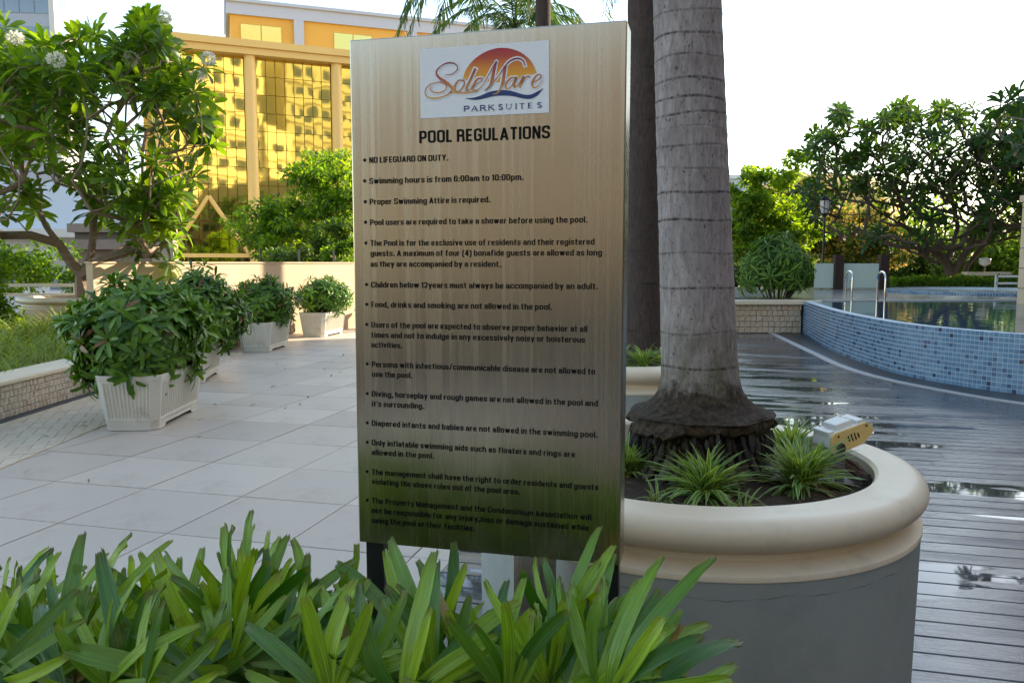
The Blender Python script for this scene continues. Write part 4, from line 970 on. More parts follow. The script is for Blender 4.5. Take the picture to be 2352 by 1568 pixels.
LN = [("NO LIFEGUARD ON DUTY.", 848.3, 1029.6, 375, 1), ("Swimming hours is from 6:00am to 10:00pm.", 848.3, 1202.4, 422.8, 1), ("Proper Swimming Attire is required.", 849.5, 1126.4, 470.3, 1),
("Pool users are required to take a shower before using the pool.", 850.2, 1349, 517.5, 1), ("The Pool is for the exclusive use of residents and their registered", 850.8, 1365.5, 565, 1),
("guests. A maximum of four (4) bonafide guests are allowed as long", 851.4, 1382.6, 588.4, 0), ("as they are accompanied by a resident.", 851.4, 1150.8, 612.8, 0),
("Children below 12years must always be accompanied by an adult.", 852.4, 1373.3, 660.3, 1), ("Food, drinks and smoking are not allowed in the pool.", 853, 1268, 705.6, 1),
("Users of the pool are expected to observe proper behavior at all", 853, 1349, 751.9, 1), ("times and not to indulge in any excessively noisy or boisterous", 853, 1344, 775, 0), ("activities.", 853, 924.2, 797.8, 0),
("Persons with infectious/communicable disease are not allowed to", 854.2, 1367, 842.5, 1), ("use the pool.", 854.2, 947, 865, 0),
("Diving, horseplay and rough games are not allowed in the pool and", 854.2, 1373.3, 910.3, 1), ("it's surrounding.", 854.2, 974.2, 933, 0),
("Diapered infants and babies are not allowed in the swimming pool.", 854.2, 1372.7, 977.3, 1), ("Only inflatable swimming aids such as floaters and rings are", 854.2, 1321, 1022, 1), ("allowed in the pool.", 854.2, 997, 1043.9, 0),
("The management shall have the right to order residents and guests", 854.2, 1374.2, 1089.2, 1), ("violating the above rules out of the pool area.", 854.2, 1194.6, 1111, 0),
("The Property Management and the Condominium Association will", 854.2, 1357.7, 1154.8, 1), ("not be responsible for any injury,loss or damage sustained while", 854.2, 1353, 1177.3, 0), ("using the pool or their facilities.", 854.2, 1091, 1199.5, 0)]
for s, a, b, v, bul in LN:
    put_text(s, a, b, v, .0140)
    if bul:
        x, z = on_sign(a-10.5, v-7.0); mb = MB(); mb.add([(x+.0040*math.cos(i*math.pi/8), -.0009, z+.0040*math.sin(i*math.pi/8)) for i in range(16)], [tuple(range(16))]); mb.build('bullet', M['black'], sign)
# logo ----------------------------------------------------------------
def lg(x, y): return on_sign(939.2+x/6.4, 65.33+y/6.4)
q = [lg(170, 318), lg(2068, 166), lg(2058, 1236), lg(172, 1336)]
lx0 = (q[0][0]+q[3][0])/2; lx1 = (q[1][0]+q[2][0])/2; lz1 = (q[0][1]+q[1][1])/2; lz0 = (q[2][1]+q[3][1])/2
MB().box((lx0, -.002, lz0), (lx1, -.0002, lz1)).build('logo_panel', M['white'], sign)
def grad_mat(name, z0, z1, stops):
    m = bpy.data.materials.new(name); m.use_nodes = True; N = m.node_tree.nodes; L = m.node_tree.links; p = N['Principled BSDF']; p.inputs['Roughness'].default_value = .4
    tc = N.new('ShaderNodeTexCoord'); s = N.new('ShaderNodeSeparateXYZ'); L.new(tc.outputs['Object'], s.inputs[0]); r = N.new('ShaderNodeMapRange'); r.inputs[1].default_value = z0; r.inputs[2].default_value = z1; L.new(s.outputs[2], r.inputs[0])
    c = N.new('ShaderNodeValToRGB'); L.new(r.outputs[0], c.inputs[0]); e = c.color_ramp.elements; e[0].position = stops[0][0]; e[0].color = (*stops[0][1], 1); e[1].position = stops[-1][0]; e[1].color = (*stops[-1][1], 1)
    for a, b in stops[1:-1]: k = e.new(a); k.color = (*b, 1)
    L.new(c.outputs[0], p.inputs['Base Color']); return m
sz0 = lg(1350, 750)[1]; sz1 = lg(1375, 292)[1]
M['sunset'] = grad_mat('sunset_print', sz0, sz1, [(0, (.85, .42, .02)), (.35, (.75, .27, .02)), (.7, (.50, .07, .025)), (1, (.40, .012, .03))])
tz0 = lg(400, 1035)[1]; tz1 = lg(600, 510)[1]
M['script'] = grad_mat('script_print', tz0, tz1, [(0, (.72, .38, .05)), (.3, (.60, .22, .05)), (.7, (.40, .07, .05)), (1, (.22, .015, .05))])
def flat(pts, lift, name, m):
    P2 = [lg(*p) for p in pts]; mb = MB().add([(x, -lift, z) for x, z in P2], [tuple(range(len(P2)))]); return mb.build(name, m, sign)
def smooth_open(pts, n=6):
    return [tuple(p) for p in seg_pts(pts, n)]
sun_pts = [(800, 735), (830, 640), (900, 530), (1000, 430), (1130, 350), (1260, 305), (1375, 292), (1500, 305), (1620, 345), (1720, 410), (1800, 490), (1850, 580), (1882, 665)]
flat(smooth_open(sun_pts, 4)+[(1700, 720), (1500, 790), (1300, 800), (1100, 780), (900, 790)], .0023, 'sun_emblem', M['sunset'])
def strokes(list_, extra, lift, name, m):
    mb = MB()
    for st in list_:
        sp = seg_pts([(*p[:2], p[2]) for p in st], 7); vs = []; n = len(sp)
        for i, p in enumerate(sp):
            a = sp[max(i-1, 0)][:2]; b = sp[min(i+1, n-1)][:2]; d = np.array(b)-np.array(a); l = np.linalg.norm(d) or 1; d /= l; w = p[2]/2+extra
            e_ = -d*extra if i == 0 else (d*extra if i == n-1 else 0*d)
            for s_ in (1, -1): x, z = lg(p[0]+e_[0]-d[1]*w*s_, p[1]+e_[1]+d[0]*w*s_); vs.append((x, -lift, z))
        mb.add(vs, [(2*i, 2*i+1, 2*i+3, 2*i+2) for i in range(n-1)])
    return mb.build(name, m, sign)
ST = [
 [(540,688,8),(640,678,12),(710,620,14),(715,560,16),(660,520,20),(580,515,22),(500,545,16),(430,605,18),(410,665,24),(450,730,38),(530,785,46),(600,840,46),(640,905,30),(600,965,18),(500,1010,18),(370,1035,24),(270,1005,18),(245,930,14),(290,850,12),(390,805,12),(490,805,14),(555,850,14),(540,910,14),(460,950,18),(370,945,18),(320,900,14),(335,860,8)],
 [(810,770,14),(735,775,24),(685,850,32),(685,915,26),(735,930,16),(790,880,24),(822,810,20),(800,768,12)],
 [(985,595,36),(920,740,38),(862,860,34),(850,915,24),(885,915,14),(950,860,12)],
 [(950,860,12),(1020,815,14),(1080,770,16),(1070,738,16),(1010,755,28),(955,840,32),(950,905,24),(1005,915,14),(1080,850,12),(1150,740,12),(1230,590,12),(1298,490,12)],
 [(1290,500,20),(1262,600,40),(1230,740,42),(1195,850,26),(1135,915,14)],
 [(1135,915,12),(1200,850,12),(1310,720,14),(1400,590,18),(1480,495,22),(1590,448,24),(1680,480,22),(1715,560,16)],
 [(1425,570,30),(1405,680,42),(1385,790,42),(1355,880,30),(1310,950,18),(1235,978,8)],
 [(1580,728,16),(1500,738,24),(1435,820,32),(1430,885,24),(1480,885,16),(1545,810,18),(1590,725,22),(1550,830,30),(1560,875,18),(1620,830,10)],
 [(1620,830,10),(1690,715,26),(1650,830,34),(1635,882,24)],
 [(1650,820,12),(1710,735,18),(1765,710,20),(1785,735,14)],
 [(1820,810,10),(1900,765,16),(1950,710,18),(1905,685,20),(1840,750,28),(1812,830,30),(1850,878,20),(1910,845,12),(1960,765,8)],
 [(600,945,14),(780,955,24),(930,945,20),(1010,922,10)]]
strokes(ST, 20, .0027, 'halo', M['white'])
flat(smooth_open([(820,1030),(950,1025),(1080,985),(1200,935),(1330,915),(1450,915),(1560,940),(1680,975),(1780,980),(1870,945),(1980,885)], 4)+smooth_open([(1900,985),(1820,1030),(1740,1042),(1640,1025),(1520,1000),(1400,992),(1260,1000),(1130,1030),(1000,1055),(900,1050)], 4), .0030, 'wave_emblem', M['blue'])
strokes(ST, 0, .0033, 'script_lettering', M['script'])
GL = {'P': [[(0,0),(0,1)],[(0,1),(.5,.98),(.62,.75),(.5,.52),(0,.5)]], 'A': [[(0,0),(.38,1)],[(.38,1),(.76,0)],[(.14,.36),(.62,.36)]], 'R': [[(0,0),(0,1)],[(0,1),(.5,.98),(.6,.75),(.5,.52),(0,.5)],[(.3,.5),(.72,0)]],
      'K': [[(0,0),(0,1)],[(0,.42),(.6,1)],[(.2,.58),(.68,0)]], 'S': [[(.52,.86),(.3,1),(.06,.86),(.1,.62),(.42,.42),(.54,.2),(.3,0),(.02,.14)]], 'U': [[(0,1),(0,.3),(.3,0),(.6,.3),(.6,1)]],
      'I': [[(.1,0),(.1,1)]], 'T': [[(.35,0),(.35,1)],[(0,1),(.7,1)]], 'E': [[(0,0),(0,1)],[(0,1),(.5,1)],[(0,.52),(.4,.52)],[(0,0),(.52,0)]]}
SER = {'P': [(0,0),(0,1)], 'A': [(0,0),(.76,0)], 'R': [(0,0),(.72,0),(0,1)], 'K': [(0,0),(0,1),(.6,1),(.68,0)], 'U': [(0,1),(.6,1)], 'I': [(.1,0),(.1,1)], 'T': [(.35,0)], 'E': [(0,0),(0,1)], 'S': []}
word = 'PARKSUITES'; xs_ = [822, 928, 1058, 1180, 1322, 1440, 1568, 1628, 1762, 1892]; stl = []
for ch, x in zip(word, xs_):
    by = 1226-(x-822)/1150*60; hh = 74; ww = 108
    for st in GL[ch]:
        thick = 15 if (st[0][0] == st[-1][0] or ch in 'S' or (ch == 'A' and st[0][0] == .38) or (ch in 'RK' and st[-1] in ((.72, 0), (.68, 0)))) else 9
        stl.append([(x+a*ww, by-b*hh-a*ww*.055, thick) for a, b in st])
    for a, b in SER[ch]: stl.append([(x+a*ww-14, by-b*hh, 7), (x+a*ww+14, by-b*hh-1, 7)])
strokes(stl, 0, .0030, 'name_lettering', M['blue'])

# steel pedestal bin standing behind the sign
p_ = at(1187, 1300, 2.30); bn = empty('steel_bollard', (p_.x+.055, 2.34, 0), R(-28), label='square brushed steel bollard standing behind the sign', cat='bollard')
bevel(MB().box((-.05, -.05, 0), (.05, .05, .74)).build('post', M['steel'], bn), .004)
MB().box((-.056, -.056, .74), (.056, .056, .755)).build('cap', M['steel_dark'], bn)

# ================================================================== FLOODLIGHT + PLANTS IN THE BIG PLANTER
fl = empty('floodlight', at(1912, 1085, 2.98), R(0), label='small cream garden floodlight tilted up on a dark bracket at the planter edge', cat='floodlight')
M['lampcream'] = mat('lamp_cream', (.66, .45, .15), .45, (.74, .53, .21), 30, .5, dirt=((.35, .15, .05), .7, 40, .63))
M['lampwhite'] = mat('lamp_pale', (.72, .70, .66), .35)
hx = at(1950, 1003, 2.98)-fl.location
tilt = Matrix.Translation(hx)@Matrix.Rotation(R(14), 4, 'Z')@Matrix.Rotation(R(-16), 4, 'Y')@Matrix.Scale(1.1, 4)
prof = [(-.085, -.012), (-.072, .024), (-.055, .033), (.068, .033), (.084, .022), (.092, -.004), (.040, -.036), (-.060, -.038), (-.080, -.028)]
def side_prism(prof, y0, y1, M4, grow=0):
    n = len(prof); vs = [M4@Vector((x, y0, z)) for x, z in prof]+[M4@Vector((x, y1, z)) for x, z in prof]
    return vs, [tuple(range(n)), tuple(range(2*n-1, n-1, -1))]+[(i, n+i, n+(i+1) % n, (i+1) % n) for i in range(n)]
mb = MB(); mb.add(*side_prism(prof, -.005, .095, tilt)); bevel(mb.build('housing', M['lampwhite'], fl), .003)
mb = MB(); mb.add(*side_prism([(x*1.02, z*1.03) for x, z in prof], -.013, -.004, tilt)); bevel(mb.build('end_plate', M['lampcream'], fl), .002)
mb = MB().box((-.035, .01, .030), (.030, .085, .052), M=tilt); bevel(mb.build('gear_box', M['lampwhite'], fl), .004)
mb = MB().box((.045, .0, .028), (.070, .09, .044), M=tilt); bevel(mb.build('front_lip', M['lampwhite'], fl), .002)
mb = MB().box((-.074, .0, .018), (-.052, .09, .040), M=tilt); bevel(mb.build('rear_lip', M['lampwhite'], fl), .002)
for k in range(4):
    x = -.012+k*.013; l = (.011, .014, .014, .010)[k]
    mb = MB(); mb.add([tilt@Vector(v) for v in ((x-.003, -.0142, l-.002), (x+.0022, -.0142, l), (x+.0052, -.0142, -l+.002), (x, -.0142, -l))], [(0, 1, 2, 3)]); mb.build('vent_slot', M['black'], fl)
for x, z in ((-.048, .020), (.066, .022)):
    mb = MB(); mb.add([tilt@Vector((x+.0048*math.cos(i*.785), -.0145, z+.0048*math.sin(i*.785))) for i in range(8)], [tuple(range(8))]); mb.build('screw', M['bark_dk'], fl)
c_ = tilt@Vector((-.052, -.020, -.016)); mb = MB()
mb.add([(c_.x+.017*math.cos(i*math.pi/8), c_.y-.006, c_.z+.017*math.sin(i*math.pi/8)) for i in range(16)]+[(c_.x+.017*math.cos(i*math.pi/8), c_.y+.012, c_.z+.017*math.sin(i*math.pi/8)) for i in range(16)], [tuple(range(16))]+[(i, 16+i, 16+(i+1) % 16, (i+1) % 16) for i in range(16)]); mb.build('pivot', M['steel_dark'], fl)
MB().box((c_.x-.016, c_.y-.004, -.09), (c_.x+.016, c_.y+.004, c_.z)).box((c_.x-.045, c_.y-.03, -.03), (c_.x+.045, c_.y+.06, -.024)).build('bracket', mat('bracket_grey', (.10, .095, .11), .6, (.16, .15, .17), 20, .5), fl)

def spider(loc, n, L0, label, seed, dry=4):
    rng = np.random.default_rng(seed); e = empty('spider_plant', loc, label=label, cat='plant')
    az = rng.random(n)*6.283; el = np.radians(rng.uniform(2, 88, n)**1.0); el = np.where(rng.random(n) < .35, np.radians(rng.uniform(55, 85, n)), el)
    D = np.stack([np.cos(az)*np.cos(el), np.sin(az)*np.cos(el), np.sin(el)], 1)
    P = D*np.array([.022, .022, .0])+rng.normal(size=(n, 3))*np.array([.012, .012, .002])
    SC = L0*rng.uniform(.6, 1.1, n); me = leaves_mesh('leaves', T_BLADE, P, frames(D, np.tile([0, 0, 1.], (n, 1))+rng.normal(size=(n, 3))*.15), np.stack([SC*rng.uniform(1.1, 1.7, n), SC, SC*rng.uniform(.5, 1.3, n)], 1), rng.random(n), M['spider'])
    link('leaves', me, e, kind='stuff')
    az = rng.random(dry)*6.283; D = np.stack([np.cos(az), np.sin(az), np.full(dry, .5)], 1)
    if dry: link('dry_leaves', leaves_mesh('dry_leaves', T_BLADE, D*.01, frames(D, np.tile([0, 0, 1.], (dry, 1))), np.full((dry, 3), L0*.7)*np.array([1, 1, 2.2]), rng.random(dry), M['dry']), e)
    return e
SZ = .675
for (u, v, n, l, s, lab) in ((1618, 1140, 190, .215, 1, 'variegated spider plant in the planter directly in front of the palm roots'), (1838, 1118, 200, .225, 2, 'variegated spider plant just left of the floodlight'),
                             (1442, 1092, 150, .19, 3, 'variegated spider plant half hidden by the right edge of the sign'), (1815, 1050, 110, .19, 4, 'small spider plant behind the one beside the floodlight'),
                             (1700, 1165, 14, .09, 6, 'thin sprig lying on the soil between the two big spider plants'), (1512, 1152, 18, .09, 7, 'tiny spider plant sprig near the inner rim left of centre')):
    p = ground(u, v, SZ); spider((p.x, p.y, SZ+.005), n, l, lab, s, 5 if n > 50 else 2)
p = ground(1483, 838, .71)
for i, (dx, dy) in enumerate(((-.05, -.35), (.12, -.42), (-.25, -.3), (.3, -.3))):
    spider((1.07+dx, 6.5+dy, .70), 90, .22, ('spider plant between the sign edge and the dark palm', 'spider plant right of the dark palm base', 'spider plant hidden mostly behind the sign', 'spider plant near the second planter right rim')[i], 20+i)
# debris: palm husk and twigs, dead leaf litter
hk = empty('palm_husk', at(1945, 1065, 2.98), label='dead brown palm husk lying on the rim behind the floodlight', cat='debris')
pts = [at(u, v, y)-hk.location for u, v, y in ((1905, 1040, 3.0), (1935, 1062, 3.0), (1965, 1082, 2.98), (1990, 1098, 2.95), (2014, 1118, 2.9))]
MB().tube(pts, [.006, .014, .017, .020, .008], 7).tube([pts[1]+Vector((0, 0, .02)), pts[2]+Vector((.0, 0, .025)), pts[3]+Vector((.01, 0, .005))], [.004, .011, .006], 5).build('husk', mat('husk_brown', (.05, .032, .022), .9, (.14, .09, .06), 30, .5, bump=.9, bscale=60), hk)
rs = random.Random(3); mb = MB()
for i in range(26):
    q = pts[4]+Vector((rs.uniform(-.07, .01), rs.uniform(-.04, .04), rs.uniform(-.01, .04))); d = Vector((rs.uniform(-1, 1), rs.uniform(-1, 1), rs.uniform(-.3, .6)))*.025; mb.tube([q, q+d], [.004, .002], 4)
mb.build('fibres', M['root'], hk, kind='stuff')
rs = random.Random(31); mb = MB()
for i in range(500):
    a = rs.uniform(0, 6.283); r = .66*math.sqrt(rs.random()); q = Vector((PC[0]+r*math.cos(a), PC[1]+r*math.sin(a), .665+.03*(1-(r/.67)**2)+.008)); d = Vector((rs.uniform(-1, 1), rs.uniform(-1, 1), rs.uniform(-.1, .3)))*rs.uniform(.008, .03)
    mb.tube([q, q+d], [.0018, .001], 3)
mb.build('twig_litter', mat('litter', (.10, .06, .04), .9, (.22, .15, .10), 30, .5), kind='stuff')

# ================================================================== RECTANGULAR POTS
def rect_perim(w, l, ch, n):
    c = [(-w/2+ch, -l/2), (w/2-ch, -l/2), (w/2, -l/2+ch), (w/2, l/2-ch), (w/2-ch, l/2), (-w/2+ch, l/2), (-w/2, l/2-ch), (-w/2, -l/2+ch)]
    out = []; cnt = (n[0], n[2], n[1], n[2])*2
    for i in range(8):
        a, b = c[i], c[(i+1) % 8]
        for k in range(cnt[i]): f = k/cnt[i]; out.append((a[0]+(b[0]-a[0])*f, a[1]+(b[1]-a[1])*f, i, f))
    return out
def pot_mesh():
    H = .50; n = (72, 132, 4); vs = []; levels = [(0, .80, 0), (.025, .795, 0), (.028, .80, 0), (.085, .835, 0), (.092, .845, 0), (.10, .845, 0), (.115, .85, 1), (.2, .885, 1), (.3, .925, 1), (.42, .972, 1), (.435, .98, 0), (.45, .985, 0), (.455, 1.0, 0), (.495, 1.012, 0), (.50, 1.005, 0), (.50, .93, 0), (.44, .92, 0)]
    base = rect_perim(.58, 1.20, .07, n)
    for li, (z, s, flu) in enumerate(levels):
        for x, y, side, f in base:
            ww = s; sl = 1-(1-s)*.58/1.2*1.0
            X = x*ww; Y = y*sl
            if flu and side % 2 == 0:
                nf = 12 if side in (0, 4) else 22; ph_ = (f*nf) % 1; d = .013*max(0, math.sin(math.pi*(ph_-.30)/.70))**.5 if (.03 < f < .97 and ph_ > .31) else 0
                if side in (0,): Y += d
                elif side == 4: Y -= d
                elif side == 2: X -= d
                else: X += d
            zz = z
            if li < 3 and side in (2, 6) and .14 < f < .86: zz = z+.032*min(1, (min(f-.14, .86-f))/.03)
            if li < 3 and side in (0, 4) and .25 < f < .75 and False: zz = z+.02
            vs.append((X, Y, zz))
    m = len(base); L = len(levels); idx = np.arange(m*L).reshape(L, m); f = np.stack([idx[:-1], np.roll(idx[:-1], -1, 1), np.roll(idx[1:], -1, 1), idx[1:]], -1).reshape(-1, 4)
    me = mesh_np('pot', np.array(vs), f, M['pot'], None, False); return me
M['pot'] = mat('weathered_white_pot', (.58, .56, .48), .6, (.68, .66, .58), 3, .6, bump=.08, bscale=50, dirt=((.25, .21, .16), .5, 5, .58))
pot_me = pot_mesh(); soil_me = MB().prism([(-.17, -.54), (.17, -.54), (.24, -.47), (.24, .47), (.17, .54), (-.17, .54), (-.24, .47), (-.24, -.47)], .38, .44).mesh('soil', M['soil'])
POTS = [((-3.46, 7.60), 2.4, (-3.56, 7.62, .80), (.56, .72, .50), 460, 'front left', 'nearest fluted white planter box overflowing with a big glossy shrub'),
        ((-4.20, 10.38), 9, (-4.05, 10.35, .84), (.50, .72, .56), 290, '', 'fluted white planter box mostly hidden behind the nearest one'),
        ((-4.35, 13.98), -2, (-4.34, 13.98, .80), (.52, .66, .43), 240, '', 'third fluted white planter box in front of the cream wall'),
        ((-3.98, 16.75), -10, (-3.93, 16.75, .80), (.56, .70, .39), 220, '', 'farthest fluted white planter box right beside the sign edge')]
SHR = ['big dark glossy shrub growing in the nearest white planter box', 'glossy shrub in the second white planter box, behind the nearest', 'round bright green shrub in the third white planter box', 'round shrub in the farthest white planter box beside the sign']
for k, (xy, rot, c, r, nros, _, lab) in enumerate(POTS):
    e = empty('planter_box', (xy[0], xy[1], .005), R(rot), label=lab, cat='planter', group='fluted white planter boxes along the pavement')
    link('pot', pot_me, e); link('soil', soil_me, e)
    rng = np.random.default_rng(50+k); s = empty('shrub', (xy[0], xy[1], .44), label=SHR[k], cat='shrub', group='shrubs in the white planter boxes')
    C = []; A = []
    i = 0
    while len(C) < nros:
        d = rng.normal(size=3); d /= np.linalg.norm(d)
        if d[2] < -.8: continue
        rr = rng.uniform(.72, 1.04) if rng.random() < .75 else rng.uniform(.4, .7)
        lump = 1+.10*math.sin(4*math.atan2(d[1], d[0])+k)+.08*math.sin(7*d[2]+3*d[0]*k)
        p = np.array(c)+d*np.array(r)*rr*lump*.97
        if p[2] < .36: continue
        C.append(p); A.append(d*.9+np.array([0, 0, .30]))
    P, F, SC, TI = rosettes(np.array(C), np.array(A), 11 if k == 0 else 10, .20 if k == 0 else .18, rng, -8, 72)
    if k >= 2: SC = SC*.9
    put_leaves(s, T_STRAP, P, F, SC, TI, M['potL'], 300 if k < 2 else 0, None)
    mb = MB(); rs = random.Random(k)
    for i in range(26):
        q = C[rs.randrange(len(C))]; b0 = np.array([xy[0]+rs.uniform(-.1, .1), xy[1]+rs.uniform(-.3, .3), .43]); o_ = np.array([xy[0], xy[1], .44]); md = (b0+q)/2+np.array([0, 0, .05]); mb.tube([b0-o_, md-o_, q-o_], [.012, .008, .005], 5)
    mb.build('stems', M['bark_dk'], s, kind='stuff')

# ================================================================== LEFT BED: grass, tree, greenery
rng = np.random.default_rng(8); n = 15000
x = -5.25-rng.random(n)**1.1*5.5; y = 5.2+rng.random(n)*8.6; keep = ((x-tp.x)**2+(y-14.3)**2 > 1.1)
x, y = x[keep], y[keep]; n = len(x); az = rng.random(n)*6.283; el = np.radians(rng.uniform(30, 88, n)); D = np.stack([np.cos(az)*np.cos(el), np.sin(az)*np.cos(el), np.sin(el)], 1)
clump = .5+.5*np.sin(x*2.3+1)*np.cos(y*1.7); SC = (.28+.26*clump)*rng.uniform(.6, 1.25, n)*np.clip(.6+(-x-5.2)*.35, .6, 1.25)
me = leaves_mesh('grass', T_BLADE, np.stack([x, y, np.full(n, .30)], 1), frames(D, np.tile([0, 0, 1.], (n, 1))), np.stack([SC*.75, SC, SC*.9], 1), rng.random(n), M['grassL']); link('grass', me, kind='stuff')

tz = .86+.12; ty = 14.3
def T3(u, v, dy=0): return np.array(at(u, v, ty+dy))
rt = [([T3(190, 690), T3(189, 655), T3(188, 632)], None),
      ([T3(160, 600, -.1), T3(135, 560, -.2), T3(105, 520, -.3), T3(90, 485, -.35)], 2), ([T3(208, 590, .1), T3(214, 540, .1), T3(215, 490, .1), T3(217, 470, .1)], 2),
      ([T3(60, 460, -.5), T3(25, 425, -.6), T3(-20, 400, -.7)], 6), ([T3(95, 440, -.2), T3(85, 400, -.1)], 6), ([T3(245, 440, .2), T3(255, 395, .3), T3(280, 375, .35)], 10), ([T3(200, 430, 0), T3(195, 380, -.2), T3(170, 330, -.3)], 10), ([T3(70, 540, -.5), T3(40, 505, -.6)], 4)]
rng = np.random.default_rng(31); tg = []
ell = [((150, 300), (330, 235), 1.0), ((40, 440), (230, 130), .8), ((330, 300), (160, 220), .8), ((330, 505), (90, 90), .6), ((320, 130), (90, 110), .4), ((40, 230), (170, 160), .8), ((60, 200), (150, 120), .8)]
while len(tg) < 800:
    (cu, cv), (ru, rv_), w = ell[rng.integers(0, len(ell))] if len(tg) > 90 else ell[0]
    a = rng.random()*6.283; q = math.sqrt(rng.random()); u = cu+ru*q*math.cos(a); v = cv+rv_*q*math.sin(a)
    if v > 600 or (v > 470+abs(u-150)*.35 and u < 290) or u > 505 or u < -330: continue
    top = 70+max(0, (u-340))*.9+max(0, 60-u)*.3+30*math.sin(u*.031)
    if v < top: continue
    hd = 2.1*math.sqrt(max(0, 1-((u-120)/420)**2-((v-300)/330)**2))
    tg.append(T3(u, v, rng.uniform(-1, 1)*max(hd, .25)))
tg += [T3(335, 45), T3(325, 85, -.3), T3(80, 85, .2), T3(215, 75, 0), T3(470, 150, .3), T3(485, 330, 0), T3(395, 610-10, .2), T3(250, 590, 0), T3(10, 60, -.5)]
frangipani('frangipani_tree', tuple(T3(190, 700)), rt, tg, 'leafy frangipani tree with white flower clusters left of the gold building', 77, leaf=.37, nleaf=18, r_tip=.010, rmax=.125, power=.46,
           flowers=[T3(129, 138, -2.1), T3(375, 40, -.3), T3(300, 135, -1.2), T3(478, 135, 0), T3(452, 178, -.2), T3(570-110, 250, 0), T3(398, 470, 0), T3(35, 88, -1)])

def hill(name, u, v, Y, blobs, n, size, label, seed, trunk=None, **k):
    c = at(u, v, Y); z0 = -6 if k.pop('low', True) else .6
    B = [((at(a, b, Y+dy).x, Y+dy, at(a, b, Y+dy).z), (ra, ra*.8, rb)) for a, b, dy, ra, rb in blobs]
    base = (c.x, Y, z0); pts = [(c.x, Y, z0), (c.x+.1, Y, z0+.4*(c.z-z0)), (c.x, Y, z0+.8*(c.z-z0))]
    return leafy_tree(name, base, [np.array(p) for p in pts], B, n, size, label, seed, **k)
hill('garden_shrub', 90, 600, 19, [(20, 600, 0, 1.1, .7), (100, 610, .5, 1.0, .6), (150, 620, -.3, .8, .5), (-60, 600, 0, 1.2, .8)], 5200, .13, 'bushy green shrubs beyond the railing at the left', 1, cat='shrub', ntarget=70, rmax=.05)
hill('garden_shrub', 20, 700, 12.5, [(-20, 660, 0, .45, .6), (10, 720, .2, .3, .45)], 1500, .11, 'yellow green shrub at the left edge above the grass', 2, cat='shrub', ntarget=36, rmax=.03)
hill('street_tree', 690, 560, 27, [(590, 520, 0, 1.0, .7), (650, 510, .5, 1.4, .9), (720, 440, 0, 1.5, 1.4), (780, 420, 1, 1.3, 1.4), (700, 545, 0, 2.0, .8), (620, 570, 0, 1.1, .4), (830, 500, 0, 1.5, 1.8)], 15000, .17, 'sunlit green street tree in front of the gold building', 3, ntarget=150)
hill('street_tree', 770, 590, 22, [(710, 585, 0, 1.1, .4), (790, 560, .5, .9, .8), (640, 592, 1, .6, .2)], 5000, .14, 'darker low tree just behind the cream wall', 4, material='treeD', ntarget=60)
hill('feathery_shrub', 775, 640, 18.9, [(780, 600, 0, .48, .42), (768, 640, 0, .36, .34), (800, 570, 0, .30, .28)], 5200, .085, 'feathery green shrub at the end of the cream wall', 5, cat='shrub', ntarget=46, low=False, rmax=.03)

# ================================================================== RIGHT SIDE
# lady palm shrub on the stone planter
c = at(1785, 640, 18.3); rng = np.random.default_rng(66); e = empty('lady_palm_shrub', (c.x, 18.3, .70), label='big round lady palm shrub on the raised stone planter', cat='shrub')
C = []; A = []
while len(C) < 260:
    d = rng.normal(size=3); d /= np.linalg.norm(d)
    if d[2] < -.35: continue
    r = rng.uniform(.7, 1.03) if rng.random() < .8 else rng.uniform(.4, .7); p = np.array([c.x, 18.3, 1.28])+d*np.array([.86, .8, .80])*r*(1+.12*math.sin(5*d[0]+3*d[2])+.09*math.sin(9*d[2]-6*d[0]))
    if p[2] < .78: continue
    C.append(p); A.append(d+np.array([0, 0, .2]))
P, F, SC, TI = rosettes(np.array(C), np.array(A), 10, .27, rng, 5, 45); SC3 = np.stack([SC*.62, SC, SC*1.3], 1)
put_leaves(e, T_STRAP, P, F, SC3, TI, M['rhapisF'], 300, None)
mb = MB()
for i in range(24): q = C[i]-np.array([c.x, 18.3, .7]); mb.tube([(q[0]*.4, q[1]*.4, 0), q*np.array([.7, .7, .6]), q], [.014, .010, .006], 5)
mb.build('stems', M['cane'], e, kind='stuff')

# ladder rails in the pool
def ladder_rail(u, lab):
    p = at(u, 690, 16.9 if u < 2000 else 15.6); e = empty('pool_ladder_rail', (p.x, p.y, .70), R(0), label=lab, cat='handrail', group='pool ladder handrails'); e.rotation_euler = (0, 0, R(-15))
    pts = []
    for t in np.linspace(0, 1, 15):
        a = math.pi*t; pts.append((.02*math.cos(a)+.05, -.30*math.cos(a)+.25, .47+.17*math.sin(a)))
    pts = [(.07, -.05, -.4), (.07, -.05, .2)]+pts+[(.03, .55, .2), (.03, .55, 0)]
    MB().tube(pts, .020, 12).build('rail', M['chrome'], e, smooth=True); return e
ladder_rail(1947, 'curved steel pool ladder handrail at the left, near the glass screen'); ladder_rail(2022, 'taller looking steel pool ladder handrail right of the other')

